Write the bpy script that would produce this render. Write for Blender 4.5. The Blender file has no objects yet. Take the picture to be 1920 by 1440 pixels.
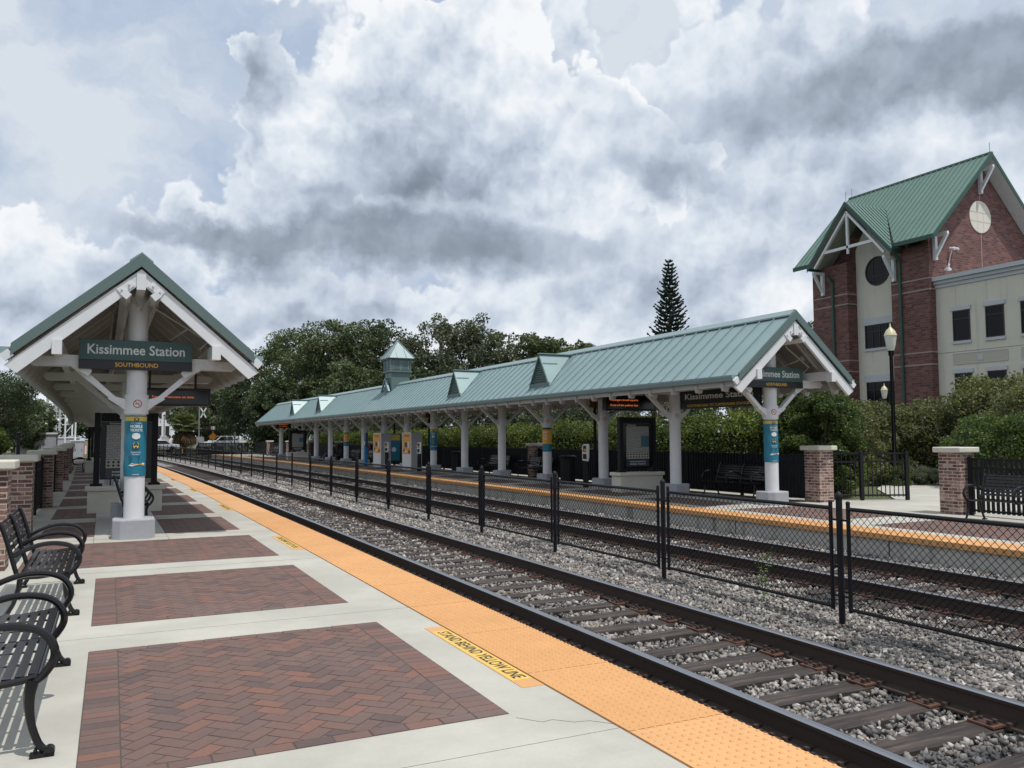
import bpy, math, random
import numpy as np
from mathutils import Vector, Matrix
R = math.radians
C = bpy.context.scene
COL = C.collection
# ---------------------------------------------------------------- camera, world, sun
KC = .00074                       # curvature of the railway line (1/m)
H = 1.6
def W(x, s, z=0.):                # lateral offset, distance along the line, height -> world
    r0 = 1 / KC; th = s * KC
    return Vector(((r0 + x) * math.cos(th) - r0, (r0 + x) * math.sin(th), z))
cam = bpy.data.cameras.new('camera'); camo = bpy.data.objects.new('camera', cam); COL.objects.link(camo)
yaw, pitch, roll = .44814, .0645, -.00405
w = Vector((math.sin(yaw) * math.cos(pitch), math.cos(yaw) * math.cos(pitch), math.sin(pitch)))
rt = Vector((math.cos(yaw), -math.sin(yaw), 0)); up = rt.cross(w)
r2 = rt * math.cos(roll) + up * math.sin(roll); u2 = -rt * math.sin(roll) + up * math.cos(roll)
M3 = Matrix((r2, u2, -w)).transposed()
camo.matrix_world = Matrix.Translation((0, 0, H)) @ M3.to_4x4()
cam.sensor_width = 36; cam.lens = 1541.7 / 1920 * 36; cam.clip_end = 3000; cam.clip_start = .05
C.camera = camo
C.view_settings.view_transform = 'Standard'; C.view_settings.look = 'None'
C.view_settings.exposure = 0; C.view_settings.gamma = 1
C.cycles.max_bounces = 6; C.cycles.transparent_max_bounces = 8
sd = Vector((.13, -.345, .93)).normalized()      # towards the sun
sun = bpy.data.lights.new('sun', 'SUN'); suno = bpy.data.objects.new('sun', sun); COL.objects.link(suno)
sun.energy = 3.45; sun.angle = R(.6); sun.color = (1, .955, .89)
suno.rotation_euler = sd.to_track_quat('Z', 'Y').to_euler()
wd = bpy.data.worlds.new('World'); C.world = wd; wd.use_nodes = True
wd.cycles.sampling_method = 'MANUAL'; wd.cycles.sample_map_resolution = 512

def raydir(px, py):               # used only to choose compass directions for clouds
    return (w + r2 * ((px - 960) / 1541.7) - u2 * ((py - 720) / 1541.7)).normalized()

class NT:
    def __init__(s, t): s.t = t; s.n = t.nodes; s.l = t.links; s.n.clear()
    def put(s, sock, v):
        if isinstance(v, bpy.types.NodeSocket): s.l.new(v, sock)
        elif v is not None: sock.default_value = v
    def new(s, ty, **kw):
        n = s.n.new(ty)
        for k, v in kw.items(): setattr(n, k, v)
        return n
    def m(s, op, a, b=None, c=None, clamp=False):
        n = s.new('ShaderNodeMath', operation=op, use_clamp=clamp)
        for i, v in enumerate((a, b, c)):
            if v is not None: s.put(n.inputs[i], v)
        return n.outputs[0]
    def vm(s, op, a, b=None):
        n = s.new('ShaderNodeVectorMath', operation=op)
        s.put(n.inputs[0], a)
        if b is not None: s.put(n.inputs[3] if op == 'SCALE' else n.inputs[1], b)
        return n.outputs[0]
    def noise(s, vec, scale, detail=4, rough=.55, dist=0):
        n = s.new('ShaderNodeTexNoise', noise_dimensions=getattr(s, 'nd', '3D')); s.put(n.inputs['Vector'], vec)
        n.inputs['Scale'].default_value = scale; n.inputs['Detail'].default_value = detail
        n.inputs['Roughness'].default_value = rough; n.inputs['Distortion'].default_value = dist
        return n
    def mix(s, f, a, b, mode='MIX'):
        n = s.new('ShaderNodeMix', data_type='RGBA', blend_type=mode)
        s.put(n.inputs[0], f)
        s.put(n.inputs[6], a if isinstance(a, bpy.types.NodeSocket) else (*a, 1))
        s.put(n.inputs[7], b if isinstance(b, bpy.types.NodeSocket) else (*b, 1))
        return n.outputs[2]
    def ramp(s, f, st):
        n = s.new('ShaderNodeValToRGB'); s.put(n.inputs[0], f); e = n.color_ramp.elements
        while len(e) < len(st): e.new(.5)
        for i, (p, c) in enumerate(st): e[i].position = p; e[i].color = (*c, 1) if len(c) == 3 else c
        return n.outputs[0]
    def sstep(s, v, a, b):
        n = s.new('ShaderNodeMapRange', interpolation_type='SMOOTHSTEP'); s.put(n.inputs[0], v)
        n.inputs[1].default_value = a; n.inputs[2].default_value = b
        return n.outputs[0]

def srgb(r, g, b):
    return tuple((c / 255 / 12.92) if c / 255 < .04045 else ((c / 255 + .055) / 1.055) ** 2.4 for c in (r, g, b))

def sky():
    T = NT(wd.node_tree); T.nd = '2D'
    co = T.new('ShaderNodeTexCoord').outputs['Generated']
    d = T.vm('NORMALIZE', co)
    sep = T.new('ShaderNodeSeparateXYZ'); T.put(sep.inputs[0], d)
    az = T.m('MULTIPLY', T.m('ARCTAN2', sep.outputs[0], sep.outputs[1]), 57.2958)
    el = T.m('MULTIPLY', T.m('ARCSINE', sep.outputs[2]), 57.2958)
    p0 = T.new('ShaderNodeCombineXYZ'); T.put(p0.inputs[0], az); T.put(p0.inputs[1], el)
    P = p0.outputs[0]
    wn = T.noise(P, .09, 2., .5)
    wf = T.noise(P, .5, 5., .55)
    warp = T.vm('ADD', T.vm('SCALE', T.vm('SUBTRACT', wn.outputs['Color'], (.5, .5, .5)), 5.), T.vm('SCALE', T.vm('SUBTRACT', wf.outputs['Color'], (.5, .5, .5)), 2.6))
    Q = T.vm('ADD', P, warp)
    Qs = T.vm('ADD', P, T.vm('SCALE', T.vm('SUBTRACT', wf.outputs['Color'], (.5, .5, .5)), 1.1))
    qs = T.new('ShaderNodeSeparateXYZ'); T.put(qs.inputs[0], Q)
    qa, qe = qs.outputs[0], qs.outputs[1]
    def blob(px, py, rx, ry, hard=False):
        v = raydir(px, py); a = math.degrees(math.atan2(v.x, v.y)); e = math.degrees(math.asin(v.z))
        rx *= .0345; ry *= .0345
        t = T.m('ADD', T.m('POWER', T.m('DIVIDE', T.m('SUBTRACT', qa, a), rx), 2.), T.m('POWER', T.m('DIVIDE', T.m('SUBTRACT', qe, e), ry), 2.))
        return T.m('EXPONENT', T.m('MULTIPLY', t, -1.)) 
    def summ(lst):
        acc = None
        for (px, py, rx, ry, wt) in lst:
            t = T.m('MULTIPLY', blob(px, py, rx, ry), wt)
            acc = t if acc is None else T.m('ADD', acc, t)
        return acc
    def billow(vec, sc):
        v = T.new('ShaderNodeTexVoronoi', voronoi_dimensions='2D', feature='SMOOTH_F1'); T.put(v.inputs['Vector'], vec); v.inputs['Scale'].default_value = sc
        v.inputs['Detail'].default_value = 3.; v.inputs['Roughness'].default_value = .5; v.inputs['Lacunarity'].default_value = 2.4; v.inputs['Smoothness'].default_value = .7
        v.normalize = True
        return T.m('SUBTRACT', .28, v.outputs['Distance'])
    n1 = T.noise(Qs, .075, 2.5, .5).outputs['Fac']; nc = T.m('SUBTRACT', n1, .5)
    n3 = T.m('SUBTRACT', T.noise(T.vm('ADD', Qs, (40, 7, 3)), .055, 4, .5).outputs['Fac'], .5)
    b1 = billow(Qs, .15); b2 = billow(T.vm('ADD', Qs, (.45, -1.2, 0)), .15)
    lit = T.m('SUBTRACT', b1, b2)                      # sides of the puffs that face the light
    def add(*a):
        r = a[0]
        for x in a[1:]: r = T.m('ADD', r, x)
        return r
    def mul(a, k): return T.m('MULTIPLY', a, k)
    def cl(a): return T.m('ADD', a, 0., clamp=True)
    # back layer: broken white and pale grey cumulus over the whole sky
    c1 = summ([(150, 150, 260, 240, -1.3), (330, 330, 90, 90, -.3), (1180, 60, 90, 60, -.5), (1390, 400, 70, 40, -.4), (60, 480, 170, 100, .4), (250, 560, 240, 80, .3), (900, 640, 1100, 120, .35), (1600, 480, 500, 160, .2), (1500, 270, 300, 90, .5), (1750, 300, 300, 90, .4)])
    d1 = add(c1, mul(n3, 2.2), mul(b1, 1.5), .14)
    m1 = T.sstep(d1, .0, .12)
    t1 = summ([(1480, 550, 60, 40, .25), (40, 420, 110, 70, .22), (1000, 640, 200, 34, .14), (620, 600, 300, 34, -.16), (1350, 480, 220, 50, -.10), (100, 590, 180, 34, -.16), (1250, 420, 160, 50, .08)])
    S1 = add(.845, mul(cl(d1), -.30), mul(lit, 1.35), mul(nc, .18), mul(T.m('SUBTRACT', 1., T.sstep(d1, 0., .22)), .10), t1)
    # middle layer: the big central cumulus and the tower right of it
    c2 = summ([(700, 230, 300, 190, 1.1), (470, 140, 80, 130, .8), (950, 110, 170, 170, .9), (560, 400, 130, 90, .5), (900, 430, 300, 90, .7), (1150, 190, 90, 110, .75), (1270, 310, 170, 80, .6)])
    d2 = add(c2, -.55, mul(nc, 1.3), mul(b1, 1.5))
    m2 = T.sstep(d2, .0, .07)
    t2 = summ([(430, 170, 60, 150, -.30), (500, 60, 80, 90, -.20), (790, 270, 130, 130, -.14), (1000, 330, 130, 90, .06), (480, 240, 90, 60, .10), (640, 390, 300, 80, -.22), (820, 340, 240, 120, -.22), (1000, 420, 200, 80, -.12), (1280, 270, 160, 60, -.18), (560, 190, 130, 90, .12), (960, 90, 180, 100, .16), (1100, 240, 60, 110, .16), (880, 420, 260, 60, -.14)])
    S2 = add(.86, mul(cl(d2), -.18), mul(lit, 1.45), mul(nc, .10), mul(T.m('SUBTRACT', 1., T.sstep(d2, 0., .25)), .14), t2)
    # front layer: soft dark cloud bases
    c3 = summ([(640, 458, 340, 64, 1.15), (390, 444, 210, 26, .95), (930, 490, 300, 70, 1.2), (800, 420, 240, 60, .5), (1300, 322, 150, 42, .95), (1620, 175, 330, 66, 1.15), (1850, 150, 240, 100, 1.1), (1720, 90, 240, 70, .5), (1100, 410, 110, 60, -.5), (1400, 270, 90, 50, -.4)])
    d3 = add(c3, -.40, mul(nc, .8), mul(n3, .6), mul(b1, .9))
    m3 = mul(T.sstep(d3, -.22, .36), .94)
    S3 = add(.67, mul(cl(d3), -.42), mul(lit, .9), mul(nc, .15))
    def ramp(S): return T.ramp(S, [(0., srgb(124, 135, 151)), (.22, srgb(143, 154, 170)), (.42, srgb(168, 180, 197)), (.60, srgb(195, 206, 222)), (.78, srgb(221, 230, 240)), (1., srgb(248, 251, 254))])
    # high veil
    v = T.noise(T.vm('MULTIPLY', Q, (1., 1.9, 1.)), .07, 6, .55).outputs['Fac']
    veil = T.ramp(v, [(.34, srgb(184, 200, 223)), (.48, srgb(204, 216, 232)), (.60, srgb(224, 232, 241))])
    st = T.new('ShaderNodeTexSky', sky_type='NISHITA', sun_disc=False)
    st.sun_elevation = math.asin(sd.z); st.sun_rotation = math.atan2(sd.x, sd.y)
    st.air_density = 1.; st.dust_density = 2.; st.ozone_density = 1.
    nis = T.vm('SCALE', st.outputs[0], .085)
    back = T.mix(.92, nis, veil)
    col = T.mix(m1, back, ramp(S1)); col = T.mix(m2, col, ramp(S2)); col = T.mix(m3, col, ramp(S3))
    below = T.sstep(el, -1.5, .5)
    col = T.mix(below, (.16, .16, .15), col)
    bg = T.new('ShaderNodeBackground'); T.put(bg.inputs[0], T.vm('SCALE', col, 10.)); bg.inputs[1].default_value = .098
    out = T.new('ShaderNodeOutputWorld'); T.l.new(bg.outputs[0], out.inputs[0])
sky()
# ---------------------------------------------------------------- helpers
def mat(name, base, rough=.6, metal=0., spec=.5, fn=None, bump=None, var=0., vscale=3., coat=0.):
    """base colour with a little procedural wear; fn(T) may return another colour socket"""
    m = bpy.data.materials.new(name); m.use_nodes = True
    T = NT(m.node_tree)
    b = T.new('ShaderNodeBsdfPrincipled'); o = T.new('ShaderNodeOutputMaterial'); T.l.new(b.outputs[0], o.inputs[0])
    tc = T.new('ShaderNodeTexCoord').outputs['Object']; T.tc = tc; T.b = b
    col = fn(T) if fn else None
    if col is None: col = (*base, 1)
    if var:
        n = T.noise(tc, vscale, 6, .6).outputs['Fac']
        f = T.m('MULTIPLY_ADD', T.m('SUBTRACT', n, .5), var * 2, 1.)
        c2 = col if isinstance(col, bpy.types.NodeSocket) else None
        if c2 is None:
            r = T.new('ShaderNodeRGB'); r.outputs[0].default_value = col; c2 = r.outputs[0]
        col = T.vm('SCALE', c2, f)
    T.put(b.inputs['Base Color'], col)
    b.inputs['Roughness'].default_value = rough; b.inputs['Metallic'].default_value = metal
    b.inputs['Specular IOR Level'].default_value = spec; b.inputs['Coat Weight'].default_value = coat
    if bump:
        sc, st = bump
        bn = T.new('ShaderNodeBump'); bn.inputs['Strength'].default_value = st; bn.inputs['Distance'].default_value = .01
        T.put(bn.inputs['Height'], T.noise(tc, sc, 6, .65).outputs['Fac']); T.l.new(bn.outputs[0], b.inputs['Normal'])
    return m
def rpi(T): return T.new('ShaderNodeNewGeometry').outputs['Random Per Island']
def emis(name, c, s=1.):
    m = bpy.data.materials.new(name); m.use_nodes = True; T = NT(m.node_tree)
    e = T.new('ShaderNodeEmission'); e.inputs[0].default_value = (*c, 1); e.inputs[1].default_value = s
    o = T.new('ShaderNodeOutputMaterial'); T.l.new(e.outputs[0], o.inputs[0]); return m
def brickmat(name, cols, mortar, scale=1., bw=.2, rh=.075, ms=.012, dark=1., var=.25):
    def fn(T):
        sp = T.new('ShaderNodeSeparateXYZ'); T.put(sp.inputs[0], T.tc)
        nz = T.new('ShaderNodeSeparateXYZ'); g = T.new('ShaderNodeNewGeometry'); T.put(nz.inputs[0], g.outputs['Normal'])
        cb = T.new('ShaderNodeCombineXYZ'); T.put(cb.inputs[0], T.m('ADD', sp.outputs[0], sp.outputs[1])); T.put(cb.inputs[1], sp.outputs[2])
        br = T.new('ShaderNodeTexBrick'); T.put(br.inputs['Vector'], cb.outputs[0])
        br.inputs['Scale'].default_value = 1; br.inputs['Brick Width'].default_value = bw; br.inputs['Row Height'].default_value = rh
        br.inputs['Mortar Size'].default_value = ms; br.inputs['Mortar Smooth'].default_value = .2
        br.inputs['Color1'].default_value = (0, 0, 0, 1); br.inputs['Color2'].default_value = (1, 1, 1, 1); br.inputs['Mortar'].default_value = (.5, .5, .5, 1)
        c = T.ramp(br.outputs['Color'], cols)
        n = T.noise(T.tc, 9, 5, .7).outputs['Fac']
        c = T.mix(T.sstep(n, .52, .75), c, tuple(min(1, x * 1.25 + .04) for x in mortar))if var > .2 else c
        c = T.mix(br.outputs['Fac'], c, mortar)
        bn = T.new('ShaderNodeBump'); bn.inputs['Strength'].default_value = .6; bn.inputs['Distance'].default_value = .006
        T.put(bn.inputs['Height'], T.m('SUBTRACT', 1., br.outputs['Fac'])); T.l.new(bn.outputs[0], T.b.inputs['Normal'])
        return c
    return mat(name, (.3, .1, .1), .85, fn=fn, var=var, vscale=2.)

class MB:
    def __init__(s, M=None): s.v = []; s.f = []; s.mi = []; s.M = M or Matrix(); s.cur = 0
    def add(s, vs, fs):
        o = len(s.v)
        s.v += [s.M @ Vector(p) for p in vs]
        s.f += [tuple(i + o for i in f) for f in fs]; s.mi += [s.cur] * len(fs); return s
    def box(s, c, d, rot=None):
        x, y, z = d[0] / 2, d[1] / 2, d[2] / 2
        vs = [Vector((a * x, b * y, e * z)) for a in (-1, 1) for b in (-1, 1) for e in (-1, 1)]
        if rot is not None: vs = [rot @ p for p in vs]
        vs = [p + Vector(c) for p in vs]
        return s.add(vs, [(0, 1, 3, 2), (4, 6, 7, 5), (0, 4, 5, 1), (2, 3, 7, 6), (0, 2, 6, 4), (1, 5, 7, 3)])
    def bb(s, x0, x1, y0, y1, z0, z1): return s.box(((x0 + x1) / 2, (y0 + y1) / 2, (z0 + z1) / 2), (abs(x1 - x0), abs(y1 - y0), abs(z1 - z0)))
    def beam(s, a, b, wd_, ht, upv=(0, 0, 1)):
        a, b = Vector(a), Vector(b); d = (b - a); L = d.length; d.normalize()
        sx = d.cross(Vector(upv)).normalized(); uz = sx.cross(d)
        return s.box((a + b) / 2, (wd_, L, ht), Matrix((sx, d, uz)).transposed())
    def tube(s, pts, r, n=8, cap=True, closed=False):
        pts = [Vector(p) for p in pts]; rs = r if isinstance(r, (list, tuple)) else [r] * len(pts)
        vs = []; N = len(pts); prev = None
        for i, p in enumerate(pts):
            if closed: t = pts[(i + 1) % N] - pts[i - 1]
            else: t = pts[min(i + 1, N - 1)] - pts[max(i - 1, 0)]
            t.normalize()
            if prev is None: u = t.orthogonal().normalized()
            else: u = (prev - t * prev.dot(t)).normalized()
            prev = u; q = t.cross(u)
            for k in range(n):
                a = 2 * math.pi * k / n; vs.append(p + (u * math.cos(a) + q * math.sin(a)) * rs[i])
        fs = []
        for i in range(N if closed else N - 1):
            for k in range(n):
                a = i * n + k; b = i * n + (k + 1) % n; c = ((i + 1) % N) * n + (k + 1) % n; d = ((i + 1) % N) * n + k
                fs.append((a, b, c, d))
        if cap and not closed: fs += [tuple(reversed(range(n))), tuple((N - 1) * n + k for k in range(n))]
        return s.add(vs, fs)
    def lathe(s, prof, n=16, c=(0, 0, 0)):
        vs = []; fs = []
        for (r, z) in prof:
            for k in range(n):
                a = 2 * math.pi * k / n; vs.append((c[0] + r * math.cos(a), c[1] + r * math.sin(a), c[2] + z))
        for i in range(len(prof) - 1):
            for k in range(n): fs.append((i * n + k, i * n + (k + 1) % n, (i + 1) * n + (k + 1) % n, (i + 1) * n + k))
        fs += [tuple(reversed(range(n))), tuple((len(prof) - 1) * n + k for k in range(n))]
        return s.add(vs, fs)
    def prism(s, poly, a, b, axis='y'):
        """poly: 2D outline in (x,z) for axis y, (y,z) for axis x, (x,y) for axis z"""
        n = len(poly); g = {'y': lambda p, t: (p[0], t, p[1]), 'x': lambda p, t: (t, p[0], p[1]), 'z': lambda p, t: (p[0], p[1], t)}[axis]
        vs = [g(p, a) for p in poly] + [g(p, b) for p in poly]
        fs = [tuple(range(n)), tuple(range(2 * n - 1, n - 1, -1))] + [(i, i + n, (i + 1) % n + n, (i + 1) % n) for i in range(n)]
        return s.add(vs, fs)
    def sweep(s, poly, s0, s1, step=4., closed=True):
        """2D outline (x,z) carried along the curved railway line between s0 and s1"""
        k = max(1, int(math.ceil((s1 - s0) / step))); n = len(poly); vs = []; fs = []
        for i in range(k + 1):
            t = s0 + (s1 - s0) * i / k
            vs += [W(x, t, z) for x, z in poly]
        for i in range(k):
            for j in range(n if closed else n - 1):
                fs.append((i * n + j, (i + 1) * n + j, (i + 1) * n + (j + 1) % n, i * n + (j + 1) % n))
        if closed: fs += [tuple(reversed(range(n))), tuple(k * n + j for j in range(n))]
        return s.add(vs, fs)
    def build(s, name, mats, parent=None, smooth=False, bevel=0, ang=38, fix=True):
        me = bpy.data.meshes.new(name)
        me.from_pydata([tuple(p) for p in s.v], [], s.f)
        for m_ in (mats if isinstance(mats, (list, tuple)) else [mats]): me.materials.append(m_)
        me.polygons.foreach_set('material_index', s.mi)
        if smooth: me.shade_smooth(); me.set_sharp_from_angle(angle=R(ang))
        if fix:
            import bmesh
            bm = bmesh.new(); bm.from_mesh(me); bmesh.ops.recalc_face_normals(bm, faces=bm.faces); bm.to_mesh(me); bm.free()
        me.update()
        o = bpy.data.objects.new(name, me); COL.objects.link(o)
        if parent: o.parent = parent
        if bevel:
            bv = o.modifiers.new('b', 'BEVEL'); bv.width = bevel; bv.segments = 2; bv.limit_method = 'ANGLE'; bv.angle_limit = R(40)
        return o
def at(x, s, z=0., rz=0.): return Matrix.Translation(W(x, s, z)) @ Matrix.Rotation(s * KC + rz, 4, 'Z')
def npmesh(name, V, F, mats, parent=None, smooth=False):
    me = bpy.data.meshes.new(name); k = F.shape[1]
    me.vertices.add(len(V)); me.vertices.foreach_set('co', np.ascontiguousarray(V, dtype=np.float32).ravel())
    me.loops.add(F.size); me.loops.foreach_set('vertex_index', np.ascontiguousarray(F, dtype=np.int32).ravel())
    me.polygons.add(len(F)); me.polygons.foreach_set('loop_start', np.arange(0, F.size, k, dtype=np.int32))
    me.update(calc_edges=True)
    if smooth: me.shade_smooth()
    for m_ in (mats if isinstance(mats, (list, tuple)) else [mats]): me.materials.append(m_)
    o = bpy.data.objects.new(name, me); COL.objects.link(o)
    if parent: o.parent = parent
    return o
def tag(o, label=None, cat=None, group=None, kind=None):
    if label: o['label'] = label
    if cat: o['category'] = cat
    if group: o['group'] = group
    if kind: o['kind'] = kind
    return o
def thing(name, label, cat, loc=(0, 0, 0), rz=0., group=None):
    o = bpy.data.objects.new(name, None); COL.objects.link(o); o.location = loc; o.rotation_euler = (0, 0, rz); o.empty_display_size = .2
    return tag(o, label, cat, group)
def place(name, label, cat, x, s, z=0., rz=0., group=None): return thing(name, label, cat, W(x, s, z), s * KC + rz, group)
def dup(o, parent=None):
    c = o.copy(); COL.objects.link(c)
    if parent: c.parent = parent
    for ch in list(o.children): dup(ch, c)
    return c
def struct(o): o['kind'] = 'structure'; return o
_fc = {}
def text(body, size, parent, m, M, name='lettering', bold=.0, ext=.002, fit=None, align='CENTER', bend=None, space=1.):
    cu = bpy.data.curves.new('t', 'FONT'); cu.body = body; cu.size = size; cu.align_x = align; cu.align_y = 'CENTER'
    cu.offset = bold; cu.extrude = ext; cu.space_character = space; cu.resolution_u = 4
    t = bpy.data.objects.new('t', cu); COL.objects.link(t)
    bpy.context.view_layer.update()
    dg = bpy.context.evaluated_depsgraph_get(); me = bpy.data.meshes.new_from_object(t.evaluated_get(dg))
    bpy.data.objects.remove(t); bpy.data.curves.remove(cu)
    xs = [v.co.x for v in me.vertices]; sx = 1.
    if fit and xs: sx = fit / (max(xs) - min(xs))
    for v in me.vertices:
        v.co.x *= sx
        if bend: a = v.co.x / bend; v.co = Vector((math.sin(a) * (bend + v.co.z), v.co.y, math.cos(a) * (bend + v.co.z) - bend))
        v.co = M @ v.co
    me.materials.clear(); me.materials.append(m); me.name = name
    o = bpy.data.objects.new(name, me); COL.objects.link(o); o.parent = parent
    return o
def face(x, y, z, n='-y'):
    """text plane: text upright, reading left to right for someone facing it"""
    B = {'-y': Matrix(((1, 0, 0), (0, 0, -1), (0, 1, 0))), '-x': Matrix(((0, 0, -1), (-1, 0, 0), (0, 1, 0))),
         'up-x': Matrix(((0, 1, 0), (-1, 0, 0), (0, 0, 1)))}[n]
    return Matrix.Translation((x, y, z)) @ B.to_4x4()
# ---------------------------------------------------------------- materials
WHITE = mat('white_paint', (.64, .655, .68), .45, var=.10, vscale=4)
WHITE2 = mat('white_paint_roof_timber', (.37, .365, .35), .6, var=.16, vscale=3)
DECK = mat('cream_decking', (.27, .245, .205), .7, var=.2, vscale=6)
TEAL = mat('teal_roof_metal', (.205, .292, .300), .42, .1, var=.16, vscale=1.2)
TEALT = mat('teal_trim_metal', (.098, .148, .146), .5, .0, var=.08, vscale=2)
LIGHTT = mat('teal_ridge_metal', (.22, .295, .305), .42, .1, var=.08)
SIGNG = mat('sign_green', (.045, .095, .095), .5)
SIGNK = mat('sign_black', (.012, .013, .018), .4)
LETW = mat('letter_white', (.62, .66, .66), .5)
LETY = mat('letter_yellow', (.72, .42, .06), .5)
CONC = mat('pedestal_concrete', (.33, .34, .37), .85, var=.12, vscale=14, bump=(60, .2))
CONC2 = mat('cast_stone', (.55, .53, .47), .85, var=.14, vscale=7, bump=(50, .2))
PLAT = mat('platform_concrete', (.485, .48, .43), .9, bump=(90, .12), fn=lambda T: T.mix(T.sstep(T.noise(T.tc, 5.5, 5, .75).outputs['Fac'], .66, .78), T.mix(T.sstep(T.noise(T.tc, .8, 7, .65).outputs['Fac'], .35, .7), (.365, .355, .315), (.455, .443, .395)), (.285, .272, .235)), var=.06, vscale=40)
def wallfn(T):
    v = T.vm('MULTIPLY', T.tc, (2.2, 2.2, .25)); n = T.noise(v, 1.6, 5, .6).outputs['Fac']
    return T.mix(T.sstep(n, .5, .75), (.43, .42, .385), (.20, .195, .18))
PWALL = mat('platform_wall', (.25, .25, .23), .9, fn=wallfn, var=.15, vscale=9)
def orfn(T):
    r = rpi(T); return T.mix(r, (.545, .275, .100), (.61, .33, .140))
ORANGE = mat('tactile_orange', (.7, .35, .15), .65, fn=orfn, var=.16, vscale=1.7)
YEL = mat('plate_yellow', (.66, .43, .10), .6, var=.08, vscale=20)
BLK = mat('black_paint', (.008, .008, .010), .24, spec=.40, var=.1, vscale=10)
BLKM = mat('black_fence_vinyl', (.010, .010, .013), .55, spec=.25)
WIRE = mat('vinyl_wire', (.008, .008, .010), .9, spec=.02)
INK = mat('ink', (.01, .01, .012), .6)
RAIL = mat('rail_rust', (.038, .025, .019), .65, var=.25, vscale=5)
RTOP = mat('rail_head', (.34, .35, .38), .34, .9, var=.1, vscale=4)
def tiefn(T):
    n = T.noise(T.vm('MULTIPLY', T.tc, (1.2, 14., 14.)), 1.5, 6, .7).outputs['Fac']
    return T.ramp(n, [(.32, (.010, .008, .008)), (.48, (.034, .026, .023)), (.6, (.062, .047, .040)), (.75, (.13, .105, .09))])
TIE = mat('tie_wood', (.04, .03, .03), .85, fn=tiefn, bump=(20, .6))
RUST = mat('rust_plate', (.115, .052, .033), .85, var=.35, vscale=12)
RUST2 = mat('rust_spike', (.045, .028, .024), .8, var=.2)
def stonefn(T):
    r = rpi(T)
    return T.ramp(r, [(0, (.05, .05, .052)), (.2, (.125, .12, .118)), (.4, (.205, .195, .187)), (.6, (.28, .262, .243)), (.74, (.235, .185, .15)), (.88, (.34, .322, .298)), (1, (.50, .485, .46))])
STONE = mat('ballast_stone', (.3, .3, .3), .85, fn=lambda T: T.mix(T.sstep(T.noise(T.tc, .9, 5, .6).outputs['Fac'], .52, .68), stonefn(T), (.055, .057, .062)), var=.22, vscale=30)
def balfn(T):
    v = T.new('ShaderNodeTexVoronoi'); v.inputs['Scale'].default_value = 17; T.put(v.inputs['Vector'], T.tc)
    s_ = T.new('ShaderNodeSeparateColor'); T.put(s_.inputs[0], v.outputs['Color'])
    c = T.ramp(s_.outputs[0], [(0, (.07, .068, .066)), (.3, (.15, .142, .134)), (.6, (.23, .212, .193)), (1, (.38, .36, .335))])
    bn = T.new('ShaderNodeBump'); bn.inputs['Strength'].default_value = 1; bn.inputs['Distance'].default_value = .04
    T.put(bn.inputs['Height'], T.m('SUBTRACT', 1., v.outputs['Distance'])); T.l.new(bn.outputs[0], T.b.inputs['Normal'])
    return c
BALL = mat('ballast_bed', (.2, .2, .2), .95, fn=balfn)
def pavefn(T):
    r = rpi(T)
    c = T.ramp(r, [(0, (.086, .061, .058)), (.2, (.118, .076, .067)), (.45, (.146, .085, .070)), (.65, (.124, .082, .072)), (.85, (.162, .087, .068)), (1, (.182, .090, .066))])
    return T.mix(T.sstep(T.noise(T.tc, .7, 6, .6).outputs['Fac'], .45, .8), c, (.15, .105, .095))
PAVE = mat('brick_paver', (.12, .06, .05), .8, fn=pavefn, var=.16, vscale=20, bump=(70, .25))
SAND = mat('joint_sand', (.075, .066, .060), .95)
PBRICK = brickmat('pillar_brick', [(0, (.065, .035, .035)), (.3, (.13, .062, .055)), (.6, (.20, .105, .085)), (.85, (.28, .17, .14)), (1, (.40, .30, .26))], (.42, .35, .30), bw=.205, rh=.0677, ms=.009)
def grassfn(T):
    n = T.noise(T.tc, .35, 6, .6).outputs['Fac']; m_ = T.noise(T.tc, 12, 4, .7).outputs['Fac']
    return T.mix(n, T.mix(m_, (.03, .05, .015), (.07, .10, .03)), (.10, .10, .055))
GRASS = mat('grass', (.06, .09, .03), .95, fn=grassfn, bump=(25, .8))
ASPH = mat('asphalt', (.06, .06, .062), .9, var=.15, vscale=2)

# ---------------------------------------------------------------- ground
def ground():
    xs = [-420, -120, -40, -12, -1.46, -1.42, -1.0, 3.0, 3.05, 11.4, 11.45, 15.9, 15.95, 30, 60, 140, 500]
    zs = [-.1, -.1, -.1, -.06, -.06, -.5, -.62, -.62, -.62, -.62, -.62, -.62, -.04, -.04, -.05, -.05, -.05]
    ss = list(range(-90, 400, 15)) + [420, 500, 650, 900]
    mb = MB(); vs = []; fs = []; n = len(xs)
    for t in ss: vs += [W(x, t, z) for x, z in zip(xs, zs)]
    for i in range(len(ss) - 1):
        for j in range(n - 1): fs.append((i * n + j, (i + 1) * n + j, (i + 1) * n + j + 1, i * n + j + 1))
    mb.add(vs, fs); struct(mb.build('ground', GRASS))
    # ballast bed between the platforms
    rnd = np.random.RandomState(4)
    S = np.concatenate([np.arange(-4, 40, .25), np.arange(40, 200, 2.)]); X = np.linspace(2.98, 11.36, 40)
    base = -.395 - .0 * X
    V = []
    for s_ in S:
        for x_ in X:
            z_ = -.40 + (.03 if 6 < x_ < 7.8 else 0) + rnd.uniform(-.018, .018)
            V.append(W(x_, s_, z_))
    nx = len(X); F = np.array([(i * nx + j, (i + 1) * nx + j, (i + 1) * nx + j + 1, i * nx + j + 1) for i in range(len(S) - 1) for j in range(nx - 1)])
    F = F[:, ::-1]
    struct(npmesh('trackbed', np.array([tuple(v) for v in V]), F, BALL, smooth=True))
ground()
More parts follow.
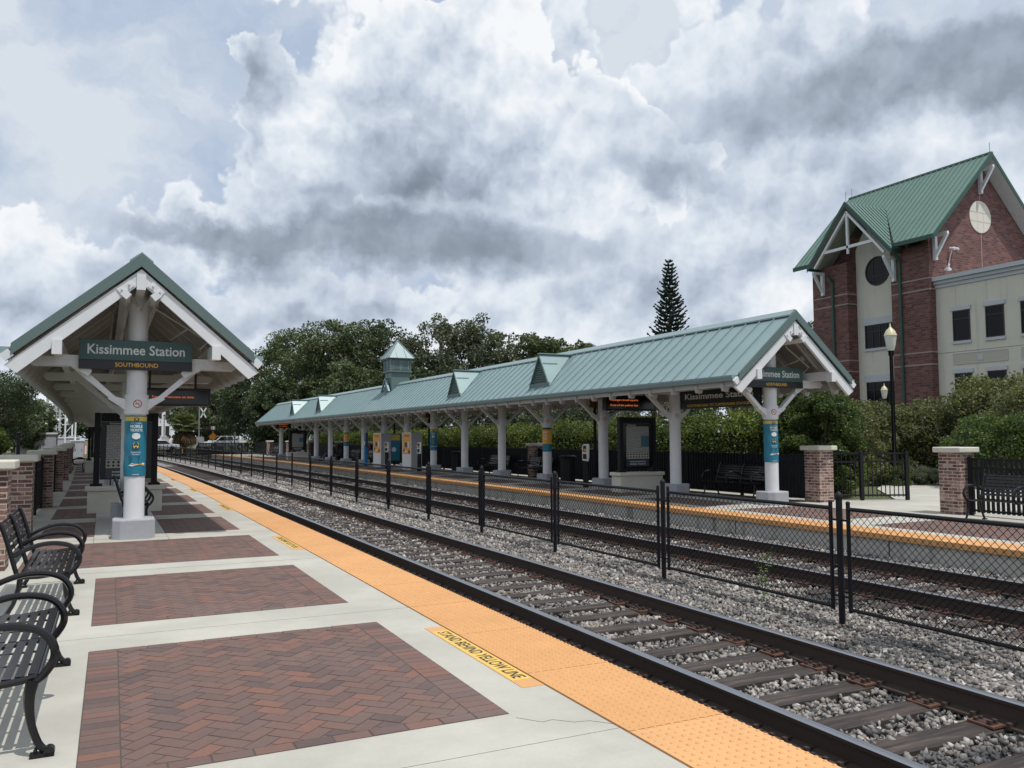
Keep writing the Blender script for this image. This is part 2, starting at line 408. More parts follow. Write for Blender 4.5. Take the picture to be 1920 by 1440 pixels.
E5 = 11.32; XC2 = 14.0; XC1 = .37
TIES = [[(3.87 + .755, 0.), (8.33 + .765, 0.)]]
R1, R2, R3, R4 = 3.92, 5.43, 8.31, 9.86
def bedstones():
    rnd = np.random.RandomState(7)
    # a crushed-stone shape: irregular convex lump with flat faces
    base = np.array([(-1, 0, 0), (1, 0, 0), (0, -1, 0), (0, 1, 0), (0, 0, -1), (0, 0, 1)], float)
    F0 = np.array([(0, 2, 5), (2, 1, 5), (1, 3, 5), (3, 0, 5), (2, 0, 4), (1, 2, 4), (3, 1, 4), (0, 3, 4)])
    shapes = []
    for k in range(24):
        ax = np.array([1., rnd.uniform(.5, .95), rnd.uniform(.35, .75)])
        p = np.array([(sx * rnd.uniform(.25, 1.05), sy * rnd.uniform(.25, 1.05), sz * rnd.uniform(.3, 1.05)) for sx in (-1, 1) for sy in (-1, 1) for sz in (-1, 1)]) * ax
        shapes.append(p)
    FQ = np.array([(0, 1, 3, 2), (4, 6, 7, 5), (0, 4, 5, 1), (2, 3, 7, 6), (0, 2, 6, 4), (1, 5, 7, 3)])
    def field(name, label, x0, x1, zf, segs):
        Vs = []; 
        for (a, b, dens, r) in segs:
            n = int((b - a) * (x1 - x0) * dens)
            xx = rnd.uniform(x0, x1, n); tt = rnd.uniform(a, b, n)
            ph = np.abs((tt - 1.2 + .25) % .5 - .25); near = np.abs(xx - (R1 + .755)) < 1.28; far = np.abs(xx - (R3 + .775)) < 1.28
            keep = ~((ph < .10) & near & (rnd.rand(n) < .95)) & ~((ph < .10) & far & (rnd.rand(n) < .8)); keep |= tt > 30; xx = xx[keep]; tt = tt[keep]
            for x_, t_ in zip(xx, tt):
                rr = r * rnd.uniform(.55, 1.35)
                q = shapes[rnd.randint(24)]
                e = rnd.normal(size=4); e /= np.linalg.norm(e)
                w_, x__, y_, z_ = e
                Rm = np.array([[1 - 2 * (y_ * y_ + z_ * z_), 2 * (x__ * y_ - z_ * w_), 2 * (x__ * z_ + y_ * w_)], [2 * (x__ * y_ + z_ * w_), 1 - 2 * (x__ * x__ + z_ * z_), 2 * (y_ * z_ - x__ * w_)], [2 * (x__ * z_ - y_ * w_), 2 * (y_ * z_ + x__ * w_), 1 - 2 * (x__ * x__ + y_ * y_)]])
                p = W(x_, t_, zf(x_) + rnd.uniform(-.012, .028))
                Vs.append(q @ Rm.T * rr + np.array(p))
        n = len(Vs); V = np.concatenate(Vs)
        F = (FQ[None] + (np.arange(n) * 8)[:, None, None]).reshape(-1, 4)
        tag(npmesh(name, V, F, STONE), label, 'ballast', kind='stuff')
    segs = [(.3, 6.5, 980, .0255), (6.5, 12, 640, .029), (12, 22, 330, .036), (22, 40, 120, .052)]
    segn = [(2.0, 9, 820, .0265), (9, 16, 480, .032), (16, 28, 200, .043), (28, 50, 75, .065)]
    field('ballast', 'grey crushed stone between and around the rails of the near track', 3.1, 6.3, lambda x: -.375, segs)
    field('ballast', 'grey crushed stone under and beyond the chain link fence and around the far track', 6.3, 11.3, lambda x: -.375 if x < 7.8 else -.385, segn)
bedstones()

def rails():
    names = ['first rail, nearest the tactile orange edge', 'second rail, between the sleepers and the chain link fence', 'third rail, just behind the chain link fence', 'fourth rail, along the foot of the far platform wall']
    for i, x in enumerate((R1, R2, R3, R4)):
        m = MB(); zt = -.165
        p = [(-.075, -.34), (.075, -.34), (.075, -.325), (.012, -.30), (.012, zt - .04), (.034, zt - .03), (.037, zt - .006), (.022, zt + .003), (-.022, zt + .003), (-.037, zt - .006), (-.034, zt - .03), (-.012, zt - .04), (-.012, -.30), (-.075, -.325)]
        m.sweep([(x + a, b) for a, b in p], -3, 150, 2.)
        n = len(p); cnt = len(m.f) - 2
        for k in range(cnt):
            if k % n in (6, 7, 8): m.mi[k] = 1
        o = m.build('rail', [RAIL, RTOP], fix=True)
        tag(o, 'long dark rusty steel running rail, ' + names[i], 'rail', 'steel rails of the two tracks')
rails()
def ties():
    rnd = random.Random(3)
    def one(x, s, lab, wide):
        root = place('railway_tie', lab, 'railway tie', x, s, -.35, group='wooden railway ties of the two tracks')
        m = MB(); L = 2.6
        vs = []; n = 8
        # slightly split and worn timber
        for i in range(n + 1):
            xx = -L / 2 + L * i / n
            for (yy, zz) in ((-.115, -.08), (.115, -.08), (.112, .012), (.03, .022), (-.03, .015), (-.112, .014)):
                vs.append((xx, yy + rnd.uniform(-.006, .006), zz + rnd.uniform(-.006, .006)))
        fs = []
        for i in range(n):
            for j in range(6): fs.append((i * 6 + j, (i + 1) * 6 + j, (i + 1) * 6 + (j + 1) % 6, i * 6 + (j + 1) % 6))
        fs += [tuple(range(6)), tuple(n * 6 + j for j in range(5, -1, -1))]
        m.add(vs, fs); m.build('timber', TIE, root)
        for rx in (-.755, .755):
            q = MB(); q.box((rx, 0, .028), (.36, .19, .014)); pl = q.build('tie_plate', RUST, root)
            for sg in (-1, 1):      # spikes on each side of the rail, and the rail anchors gripping its foot
                q = MB(); q.box((rx + sg * .125, 0, .036), (.07, .135, .005))
                for a in (.10, .15): q.box((rx + sg * a, sg * .05, .051), (.026, .03, .026)); q.box((rx + sg * a, -sg * .05, .047), (.022, .024, .018))
                q.build('spike_set', RUST2, pl)
                q = MB(); q.box((rx, sg * .13, .035), (.17, .03, .045)); q.build('rail_anchor', RUST2, pl)
        return root
    protos = [one(R1 + .755, 1.2 + .5 * i, 'worn dark wooden tie with rusty plates under the near track', 1) for i in range(4)]
    s = 1.2 + 4 * .5; k = 0
    while s < 62:
        for x, l in ((R1 + .755, 'worn dark wooden tie with rusty plates under the near track'), (R3 + .775, 'half buried wooden tie with rusty plates under the far track behind the fence')):
            if x > 7 and s < 3.: continue
            c = dup(protos[rnd.randrange(4)]); c.location = W(x, s + rnd.uniform(-.03, .03), -.35 + rnd.uniform(-.006, .004)); c.rotation_euler = (0, 0, s * KC + rnd.choice((0, math.pi)) + rnd.uniform(-.02, .02))
            c['label'] = l
        s += .5 if s < 30 else .56
ties()

# ---------------------------------------------------------------- platforms
def herring(mb, x0, x1, s0, s1):
    """brick pavers: soldier border on the long sides, header rows at the ends, herringbone between"""
    g = .0022; z = .004; rnd = random.Random(int(x0 * 100 + s0 * 10) + 500)
    def quad(pts):
        cx = sum(p[0] for p in pts) / len(pts); cy = sum(p[1] for p in pts) / len(pts)
        zz = z + rnd.uniform(-.0012, .0012)
        tops = []; bots = []
        for p in pts:
            dx, dy = cx - p[0], cy - p[1]; L = math.hypot(dx, dy) + 1e-6
            tops.append(W(p[0] + dx / L * .004, p[1] + dy / L * .004, zz)); bots.append(W(p[0], p[1], -.004))
        n = len(pts); mb.add(tops + bots, [tuple(range(n))] + [(i, i + n, (i + 1) % n + n, (i + 1) % n) for i in range(n)])
    def rect(a, b, c, d): quad([(a + g, c + g), (b - g, c + g), (b - g, d - g), (a + g, d - g)])
    y = s0; L = s1 - s0; n = round(L / .1)
    for i in range(n):
        rect(x0, x0 + .2, s0 + L * i / n, s0 + L * (i + 1) / n); rect(x1 - .2, x1, s0 + L * i / n, s0 + L * (i + 1) / n)
    a, b = x0 + .2, x1 - .2; n = max(1, round((b - a) / .2))
    for i in range(n):
        rect(a + (b - a) * i / n, a + (b - a) * (i + 1) / n, s0, s0 + .1); rect(a + (b - a) * i / n, a + (b - a) * (i + 1) / n, s1 - .1, s1)
    c, d = s0 + .1, s1 - .1
    def clip(poly, ax, lim, sign):
        out = []
        for i in range(len(poly)):
            p, q = poly[i], poly[(i + 1) % len(poly)]
            ip, iq = (p[ax] - lim) * sign >= 0, (q[ax] - lim) * sign >= 0
            if ip: out.append(p)
            if ip != iq:
                t = (lim - p[ax]) / (q[ax] - p[ax]); out.append((p[0] + (q[0] - p[0]) * t, p[1] + (q[1] - p[1]) * t))
        return out
    u = .1; R2_ = math.sqrt(.5); N = int((max(b - a, d - c)) / u) + 6
    mx, my = (a + b) / 2, (c + d) / 2
    for i in range(-N, N):
        for j in range(-N, N):
            k = (i - j) % 4
            # classic herringbone: one horizontal and one vertical brick per diagonal cell
            if k == 0: r = (i, j, i + 2, j + 1)
            elif k == 3: r = (i, j - 0, i + 1, j + 2)
            else: continue
            pts = [(r[0] * u + g, r[1] * u + g), (r[2] * u - g, r[1] * u + g), (r[2] * u - g, r[3] * u - g), (r[0] * u + g, r[3] * u - g)]
            pts = [(mx + (p[0] - p[1]) * R2_, my + (p[0] + p[1]) * R2_) for p in pts]
            if all(p[0] < a or p[0] > b or p[1] < c or p[1] > d for p in pts) and not (a < sum(p[0] for p in pts) / 4 < b and c < sum(p[1] for p in pts) / 4 < d): continue
            for ax, lim, sg in ((0, a, 1), (0, b, -1), (1, c, 1), (1, d, -1)):
                pts = clip(pts, ax, lim, sg)
                if len(pts) < 3: break
            if len(pts) >= 3:
                ar = abs(sum(pts[i_][0] * pts[(i_ + 1) % len(pts)][1] - pts[(i_ + 1) % len(pts)][0] * pts[i_][1] for i_ in range(len(pts)))) / 2
                if ar > .0004: quad(pts)
def platforms():
    # near platform: concrete slabs, brick panels, tactile edge
    def slab(name, pts, s0, s1): m = MB(); m.sweep(pts, s0, s1, 3.); return m
    m = MB(); m.sweep([(-1.42, -.6), (3.13, -.6), (3.13, -.1), (3.165, -.06), (3.165, -.012), (-1.42, -.012)], -8, 72, 3.)
    struct(m.build('platform', [PWALL]))
    m = MB(); m.sweep([(-1.42, -.0118), (2.545, -.0118), (2.545, -.0006), (-1.42, -.0006)], -8, 72, 3.)
    struct(m.build('pavement', PLAT))
    def tact(x0, x1, s0, s1, name, flip):
        m = MB(); t = s0
        while t < s1:
            L = 1.22; a = x0 + .004; b = x1
            pts = [(a, -.010), (b, -.010), (b, .006), (a, .006)] if not flip else [(a, -.010), (b, -.010), (b, .006), (a, .006)]
            m.sweep(pts, t + .005, min(t + L - .005, s1), L * 2); t += L
        o = m.build(name, ORANGE); return o
    o = tact(2.55, 3.19, -4.7, 70, 'tactile_edge', 0)
    tag(o, 'orange tactile warning strip with raised domes along the near platform edge', 'tactile paving', 'orange tactile warning strips')
    def domes(x0, n, s0, s1, par):
        V = []; k = 0; pr = [(.0125, .0055), (.011, .0095), (.007, .0115)]
        t = s0
        while t < s1:
            for i in range(n):
                x = x0 + .045 + i * .0585
                V.append((x, t))
            t += .0585
        V = np.array(V); n8 = 8; vs = []
        for (r, z) in pr:
            for a in range(n8): vs.append((r * math.cos(a * math.pi / 4), r * math.sin(a * math.pi / 4), z))
        base = np.array(vs); F = []
        for i in range(2):
            for a in range(n8): F.append((i * 8 + a, i * 8 + (a + 1) % 8, (i + 1) * 8 + (a + 1) % 8, (i + 1) * 8 + a))
        F4 = np.array(F); Wc = np.array([tuple(W(x, t, 0)) for x, t in V])
        VV = (Wc[:, None, :] + base[None]).reshape(-1, 3); nd = len(V)
        FF = (F4[None] + (np.arange(nd) * 24)[:, None, None]).reshape(-1, 4)
        cap = np.array([(16, 17, 18, 19), (16, 19, 20, 23), (20, 21, 22, 23)])
        FF = np.concatenate([FF, (cap[None] + (np.arange(nd) * 24)[:, None, None]).reshape(-1, 4)])
        q = npmesh('raised_domes', VV, FF, ORANGE, par, smooth=True); q['kind'] = 'stuff'
    domes(2.55, 11, 2.6, 17, o)
    # panels
    for n in range(-2, 19):
        s0 = 4.4 + 3.6 * n; L = 2.66
        if n < 2: rs = [(-.13, 2.1)]
        elif n == 2: rs = [(-1.0, 2.1)]
        else: rs = [(-1.0, -.2), (.88, 2.09)]
        if n < -1: rs = [(-.13, 2.1)]
        for (a, b) in rs:
            m = MB()
            if s0 < 30: herring(m, a, b, s0, s0 + L)
            else: m.sweep([(a, -.0116), (b, -.0116), (b, .003), (a, .003)], s0, s0 + L, 3)
            struct(m.build('brick_paving', PAVE, fix=s0 >= 30))
            if s0 < 30:
                m = MB(); m.sweep([(a, -.003), (b, -.003), (b, .0008), (a, .0008)], s0, s0 + L, 3)
                struct(m.build('paving_sand', SAND))
    # slab joints
    m = MB()
    for n in range(-2, 18):
        s_ = 4.4 + 3.6 * n - .47
        m.bb(-1.4, 2.54, s_ - .0015, s_ + .0015, -.0005, .0003) if s_ < 8 else m.sweep([(-1.4, -.0005), (2.54, -.0005), (2.54, .0003), (-1.4, .0003)], s_ - .004, s_ + .004, 1)
    m.sweep([(-.203, -.0005), (-.197, -.0005), (-.197, .0003), (-.203, .0003)], 14.3, 30)
    m.sweep([(.877, -.0005), (.883, -.0005), (.883, .0003), (.877, .0003)], 14.3, 30)
    struct(m.build('pavement_joints', SAND))
    m = MB(); pts = [(2.1, 4.33), (2.2, 4.2), (2.27, 4.21), (2.36, 4.12), (2.45, 4.1), (2.54, 4.0)]
    for (a, b) in zip(pts, pts[1:]): m.beam((*a, .0002), (*b, .0002), .0025, .0012)
    struct(m.build('pavement_crack', SAND))
    # warning plates in the concrete
    proto = None
    for i, s0 in enumerate((5.72, 12.98, 20.2, 27.4, 34.6)):
        r = place('warning_plate', ['orange ended yellow STAND BEHIND YELLOW LINE plate nearest the camera', 'second STAND BEHIND YELLOW LINE plate, beside the last sunlit brick panel',
             'third yellow warning plate, beside the map kiosk', 'fourth yellow warning plate along the orange strip', 'fifth and farthest yellow warning plate along the orange strip'][i], 'floor plate', 2.465, s0, 0, group='yellow warning plates set in the near platform')
        m = MB(); m.bb(-.078, .078, -.92, .92, -.0004, .0024); m.build('plate', ORANGE, r)
        m = MB(); m.bb(-.072, .074, -.76, .76, .0015, .0038); m.build('yellow_field', YEL, r)
        text('STAND BEHIND YELLOW LINE', .135, r, INK, face(.0, 0, .0042, 'up-x'), bold=.002, ext=.0004, fit=1.44)
    # far platform
    m = MB(); m.sweep([(E5 + .03, -.62), (16., -.62), (16., -.012), (E5, -.012), (E5, -.07), (E5 + .03, -.10)], 0, 86, 3.)
    struct(m.build('platform', PWALL))
    m = MB(); m.sweep([(E5 + .62, -.0118), (16., -.0118), (16., -.0006), (E5 + .62, -.0006)], 0, 86, 3.)
    struct(m.build('pavement', PLAT))
    o = tact(E5 - .02, E5 + .61, 0, 86, 'tactile_edge', 1)
    m = MB(); m.sweep([(E5 - .024, -.085), (E5 - .003, -.085), (E5 - .003, .002), (E5 - .024, .002)], 0, 86, 3); m.build('nosing', ORANGE, o)
    tag(o, 'orange tactile warning strip along the far platform edge above the grey wall', 'tactile paving', 'orange tactile warning strips')
    domes(E5 - .0, 10, 4, 16, o)
    for n in range(-1, 20):
        s0 = 4.27 + 3.6 * n; L = 2.66
        for (a, b) in ([(12.27, 14.5)] if n < 3 else [(12.28, 13.5), (14.6, 15.4)]):
            m = MB(); m.sweep([(a, -.0116), (b, -.0116), (b, .003), (a, .003)], s0, s0 + L, 3) if n > 2 else herring(m, a, b, s0, s0 + L)
            struct(m.build('brick_paving', PAVE, fix=n > 2))
    # wall joints and seepage stains are in the wall's own material; vertical joints:
    m = MB()
    for i in range(0, 24): m.M = at(E5 + .03, 2.2 + 3.6 * i); m.bb(-.004, .002, -.012, .012, -.6, -.1)
    m.M = Matrix(); struct(m.build('wall_joints', SAND))
    # walk beyond the far platform
    m = MB(); m.prism([tuple(W(a, b))[:2] for a, b in ((16.0, 11.15), (16.0, 15.2), (17.9, 14.5), (21, 17.6), (26, 21), (30, 20), (27, 15), (23, 11.15))], -.1, -.006, 'z'); struct(m.build('path', PLAT))
    m = MB(); m.sweep([(15.7, -.1), (16.45, -.1), (16.45, -.008), (15.7, -.008)], -2, 11.14, 3); struct(m.build('kerb', PLAT))
platforms()
# ---------------------------------------------------------------- platform shelters
SL = .868                       # roof slope (rise over run)
def shelter(xc, cols, g0, g1, label, zr=4.46, dormers=(), cupola=None, sup=0.):
    mid = (g0 + g1) / 2
    root = thing('platform_shelter', label, 'station shelter', W(xc, mid, 0))
    inv = Matrix.Translation(-W(xc, mid, 0))
    def B(m, name, mats, par=root, **k):
        m.v = [inv @ p for p in m.v]; return m.build(name, mats, par, **k)
    hw = 1.74; ze = zr - SL * hw
    # roof covering with standing seams
    m = MB(); t = .035
    for s in (-1, 1):
        m.sweep([(xc, zr), (xc + s * hw, ze), (xc + s * hw, ze - t), (xc, zr - t)], g0, g1, 2.4)
    n = int((g1 - g0) / .46); cs = math.cos(math.atan(SL)); sn = math.sin(math.atan(SL))
    for i in range(1, n):
        s_ = g0 + (g1 - g0) * i / n
        M = at(xc, s_)
        m.M = M
        for s in (-1, 1):
            skip = 0
            a = (s * .16, 0, zr - SL * .16 + .012); b = (s * (hw - .005), 0, ze + .012)
            m.beam(a, b, .022, .05)
            m.box((s * (hw + .0), 0, ze - .005), (.02, .05, .04))
    m.M = Matrix(); B(m, 'roof', TEAL)
    # ridge cap
    m = MB(); w_ = .17
    m.sweep([(xc - w_, zr - SL * w_ + .075), (xc, zr + .062), (xc + w_, zr - SL * w_ + .075), (xc + w_, zr - SL * w_ + .04), (xc, zr + .03), (xc - w_, zr - SL * w_ + .04)], g0 - .01, g1 + .01, 2.4)
    B(m, 'ridge_cap', LIGHTT)
    for s in (-1, 1):
        # gable trim (green) and gutter, white fascia
        for g in (g0, g1):
            d = -1 if g == g0 else 1
            m = MB(at(xc, g + d * .012))
            m.prism([(0, zr + .035), (s * (hw - .02), ze + .035 + .017), (s * (hw - .02), ze - .118), (0, zr - .172)], 0, d * .04)
            B(m, 'gable_trim', TEALT)
        m = MB(); x = xc + s * (hw + .005)
        m.sweep([(x, ze + .005), (x + s * .13, ze + .005), (x + s * .13, ze - .03), (x + s * .10, ze - .115), (x, ze - .115)], g0 + .02, g1 - .02, 2.4)
        B(m, 'gutter', TEAL)
        m = MB(); x = xc + s * (hw - .03)
        m.sweep([(x, ze - .05), (x + s * .03, ze - .05), (x + s * .03, ze - .235), (x, ze - .235)], g0, g1, 2.4)
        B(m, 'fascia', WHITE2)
        # white rake board on each gable
        for g in (g0, g1):
            d = -1 if g == g0 else 1
            m = MB(at(xc, g + d * .010))
            m.prism([(0, zr - .21), (s * (hw - .06), ze - .155), (s * (hw + .06), ze - .27), (s * (hw - .10), ze - .38), (s * .0, zr - .43)], 0, -d * .07)
            rk = B(m, 'rake_board', WHITE)
            m = MB(at(xc, g + d * .010)); m.box((s * (hw + .03), d * .0, ze - .12), (.14, .06, .12), Matrix.Rotation(s * math.atan(SL), 3, 'Y')); B(m, 'end_block', WHITE, rk)
        # decking seen from below: shallow boards running along the line
        pts = []; k = 15
        for i in range(k):
            a = .06 + (hw - .1) * i / k; b = .06 + (hw - .1) * (i + 1) / k
            pts += [(xc + s * a, zr - SL * a - .075), (xc + s * (a + .02), zr - SL * a - .10), (xc + s * (b - .02), zr - SL * b - .075 + .0)]
        m = MB(); m.sweep(pts + [(pts[-1][0], pts[-1][1] + .03), (pts[0][0], pts[0][1] + .03)], g0 + .09, g1 - .09, 2.4); B(m, 'decking', DECK)
        # side beam
        m = MB(); x = xc + s * 1.13
        m.sweep([(x - .055, 2.902), (x + .055, 2.902), (x + .055, 3.11), (x - .055, 3.11)], g0 + .1, g1 - .1, 2.4)
        for g, d in ((g0, 1), (g1, -1)):
            m.M = at(xc, g); m.bb(s * 1.13 - .066, s * 1.13 + .066, -d * .045, d * .12, 2.865, 3.085)
        m.M = Matrix(); B(m, 'side_beam', WHITE)
        m = MB(); x = xc + s * .215; z = zr - SL * .215 - .44; q = Matrix.Rotation(-s * math.atan(SL), 3, 'Y')
        c4 = [q @ Vector((a, 0, b)) for a, b in ((-.06, -.055), (.06, -.055), (.06, .055), (-.06, .055))]
        m.sweep([(x + c.x, z + c.z) for c in c4], g0 - .05, g1 + .05, 2.4); B(m, 'purlin', WHITE)
    m = MB(); m.sweep([(xc - .065, zr - .54), (xc + .065, zr - .54), (xc + .065, zr - .29), (xc - .065, zr - .29)], g0 - .035, g1 + .035, 2.4); B(m, 'ridge_beam', WHITE)
    # connector plates with bolts at the gable apex
    m = MB()
    for s in (-1, 1):
        m.M = at(xc, g0 - .008)
        q = Matrix.Rotation(s * math.atan(SL), 3, 'Y')
        m.box((s * .22, -.012, zr - SL * .22 - .325), (.24, .014, .11), q)
        for a in (.17, .27):
            m.tube([(s * a, -.018, zr - SL * a - .32), (s * a, -.05, zr - SL * a - .32)], .016, 8)
    m.M = Matrix(); B(m, 'apex_plate', WHITE)
    # rafters
    s_ = g0 + .45; k = 0
    while s_ < g1 - .3:
        m = MB(at(xc, s_))
        for s in (-1, 1):
            x0, x1 = .07, hw - .04
            m.prism([(s * x0, zr - SL * x0 - .10), (s * x1, zr - SL * x1 - .10), (s * (x1 + .10), zr - SL * x1 - .24), (s * (x1 + .06), zr - SL * x1 - .36), (s * (x1 - .06), zr - SL * x1 - .37), (s * (x1 - .22), zr - SL * (x1 - .22) - .26), (s * x0, zr - SL * x0 - .25)], -.04, .04)
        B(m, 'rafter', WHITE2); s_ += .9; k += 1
    # bents: column, collar, pedestal, tie beam, braces
    for ci, s_ in enumerate(cols):
        M = at(xc, s_)
        m = MB(M); m.tube([(0, 0, .2), (0, 0, zr - .3)], .155, 28); cobj = B(m, 'column', WHITE, smooth=True)
        m = MB(M); m.lathe([(.158, 2.0), (.182, 2.0), (.182, 2.315), (.158, 2.315)], 28); B(m, 'collar', WHITE, cobj, smooth=True)
        m = MB(M); oc = []
        a_, b_ = .315, .20
        for (x, y) in ((a_, b_), (b_, a_), (-b_, a_), (-a_, b_), (-a_, -b_), (-b_, -a_), (b_, -a_), (a_, -b_)): oc.append((x, y))
        m.prism(oc, -.02, .31, 'z'); B(m, 'pedestal', CONC, cobj, bevel=.022)
        m = MB(M)
        for sd_ in (-.105, .105):
            m.prism([(-1.50, 2.90), (-1.58, 2.84), (-1.50, 2.755), (1.50, 2.755), (1.58, 2.84), (1.50, 2.90)], sd_ - .03, sd_ + .03)
        m.bb(-1.5, -.16, -.07, .07, 2.77, 2.895); m.bb(.16, 1.5, -.07, .07, 2.77, 2.895)
        B(m, 'tie_beam', WHITE)
        for s in (-1, 1):
            m = MB(M); m.prism([(s * .14, 2.03), (s * .14, 2.24), (s * .30, 2.27), (s * .98, 2.90), (s * 1.16, 2.80), (s * .98, 2.76)], -.06, .06)
            for (x, z) in ((.24, 2.15), (.33, 2.22), (.86, 2.72), (.95, 2.80), (.80, 2.84), (1.02, 2.84)):
                m.tube([(s * x, -.06, z), (s * x, -.078 if x < .8 else -.15, z)], .016, 8)
            m.prism([(s * .15, 2.06), (s * .15, 2.235), (s * .37, 2.30), (s * .43, 2.25)], -.066, .066)
            m.prism([(s * .72, 2.60), (s * .66, 2.68), (s * .80, 2.93), (s * 1.2, 2.93), (s * 1.2, 2.78), (s * 1.04, 2.775), (s*.97,2.75)], -.142, -.130)
            B(m, 'brace', WHITE)
    # conduits and a flood lamp box under the roof at the first bays
    m = MB(at(xc, cols[0]))
    m.tube([(.2, -.35, zr - .60), (.25, -.3, zr - .75), (1.02, -.25, zr - SL * 1.02 - .32), (1.15, -.2, 3.3), (.95, -.1, 3.1)], .016, 6)
    m.tube([(-.14, -.4, zr - .55), (-.02, -.2, zr - .7)], .018, 6); m.tube([(.2, -.5, zr - .5), (.03, -.2, zr - .78)], .022, 6)
    m.tube([(.78, -.25, zr - SL * .78 - .33), (.5, .1, 3.25)], .018, 6); m.box((.8, -.25, zr - SL * .8 - .31), (.14, .07, .07), Matrix.Rotation(math.atan(SL), 3, 'Y'))
    m.tube([(-.28, .5, 3.9), (-.38, .5, 3.75), (-.42, .5, 3.2)], .02, 6); m.box((-.3, .5, 3.88), (.12, .12, .06))
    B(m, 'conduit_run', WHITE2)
    for ds in dormers:
        m = MB(at(xc, ds))
        xf = -1.36; zb = zr - SL * 1.36; za = zb + 1.02; hb = .64; xr = -(zr - za + .03) / SL
        # three-sided dormer: louvred front, two small roofs
        for s in (-1, 1):
            m.add([(xf - .05, 0, za + .03), (xf - .05, s * (hb + .06), zb - .06), (xf - .05, s * (hb + .02), zb - .08), (xf - .05, 0, za - .01)] +
                  [(xr, 0, za + .03), (-(zr - zb + .06) / SL + .02, s * (hb + .06), zb - .02), (-(zr - zb + .06) / SL + .02, s * (hb + .02), zb - .08), (xr, 0, za - .01)],
                  [(0, 1, 5, 4), (1, 2, 6, 5), (2, 3, 7, 6), (3, 0, 4, 7), (0, 3, 2, 1)])
            m.beam((xf - .02, s * .22, za - .30), ((xf - .02) * .62, s * .22, za - .30), .03, .05)
        m.beam((xf - .07, 0, za + .04), (xr + .1, 0, za + .04), .16, .03)
        m.M = m.M; dobj = B(m, 'dormer', TEAL)
        m = MB(at(xc, ds)); m.add([(xf, 0, za - .03), (xf, -hb, zb - .02), (xf, hb, zb - .02)], [(0, 1, 2)])
        for s in (-1, 1): m.beam((xf - .03, 0, za - .03), (xf - .03, s * hb, zb - .0), .05, .08, (1, 0, 0))
        m.bb(xf - .06, xf, -hb - .02, hb + .02, zb - .04, zb + .08)
        for i in range(9):
            z = zb + .16 + i * .075; hw_ = hb * (1 - (z - zb) / 1.02) - .05
            if hw_ > .03: m.box((xf - .02, 0, z), (.05, hw_ * 2, .016), Matrix.Rotation(R(-35), 3, 'Y'))
        B(m, 'louvre', TEALT, dobj)
    if cupola is not None:
        M = at(xc, cupola)
        m = MB(M); m.bb(-.50, .50, -.50, .50, zr - .55, 5.02); m.bb(-.60, .60, -.60, .60, 5.02, 5.10); m.bb(-.53, .53, -.53, .53, 5.10, 5.72)
        for a in (-1, 1):
            for b in (-1, 1): m.bb(a * .50, a * .57, b * .50, b * .57, 5.10, 5.74)
        m.bb(-.62, .62, -.62, .62, 5.70, 5.78)
        m.add([(-.62, -.56, 4.02), (-.62, .56, 4.02), (-.51, 0, 4.62)], [(0, 1, 2)])
        cu = B(m, 'cupola', TEALT)
        m = MB(M); e = .71; m.add([(-e, -e, 5.76), (e, -e, 5.76), (e, e, 5.76), (-e, e, 5.76), (0, 0, 6.72)], [(0, 3, 2, 1), (0, 1, 4), (1, 2, 4), (2, 3, 4), (3, 0, 4)])
        for a in (-1, 1):
            for b in (-1, 1): m.beam((a * e, b * e, 5.78), (0, 0, 6.74), .05, .05)
            for q in (-.25, .25):
                m.beam((a * e, q, 5.79), (a * .25 , q * .9, 6.38), .025, .03); m.beam((q, a * e, 5.79), (q * .9, a * .25, 6.38), .025, .03)
        B(m, 'cupola_roof', LIGHTT, cu)
        m = MB(M)
        for a in (-1, 1):
            for q in (-.24, .24):
                for i in range(9):
                    z = 5.18 + i * .052
                    m.box((a * .54, q, z), (.03, .36, .012), Matrix.Rotation(R(a * 30), 3, 'Y')); m.box((q, a * .54, z), (.36, .03, .012), Matrix.Rotation(R(-a * 30), 3, 'X'))
                m.bb(a * .535, a * .56, q - .21, q - .18, 5.15, 5.64); m.bb(a * .535, a * .56, q + .18, q + .21, 5.15, 5.64)
                m.bb(q - .21, q - .18, a * .535, a * .56, 5.15, 5.64); m.bb(q + .18, q + .21, a * .535, a * .56, 5.15, 5.64)
        B(m, 'louvre', LIGHTT, cu)
        m = MB(M)
        for s in (-1, 1): m.beam((-.66, 0, 4.70), (-.66, s * .62, 4.0), .05, .10, (1, 0, 0)); m.beam((-.66, 0, 4.70), (-.3, 0, 4.70), .3, .03)
        B(m, 'saddle_flashing', TEAL, cu)
    return root
c1 = [14.85 + 3.6 * i for i in range(15)]
shelter(XC1, c1, 14.0, 68.5, 'white timbered shelter with green roof over the near platform, the SOUTHBOUND sign on its gable')
c2 = [14.72 + 3.595 * i for i in range(16) if i != 14]
shelter(XC2, c2, 13.88, 69.9, 'long white columned shelter with teal seamed metal roof, dormers and cupola on the far platform', zr=4.44,
        dormers=(23.5, 30.6, 52.1, 59.2), cupola=41.4)

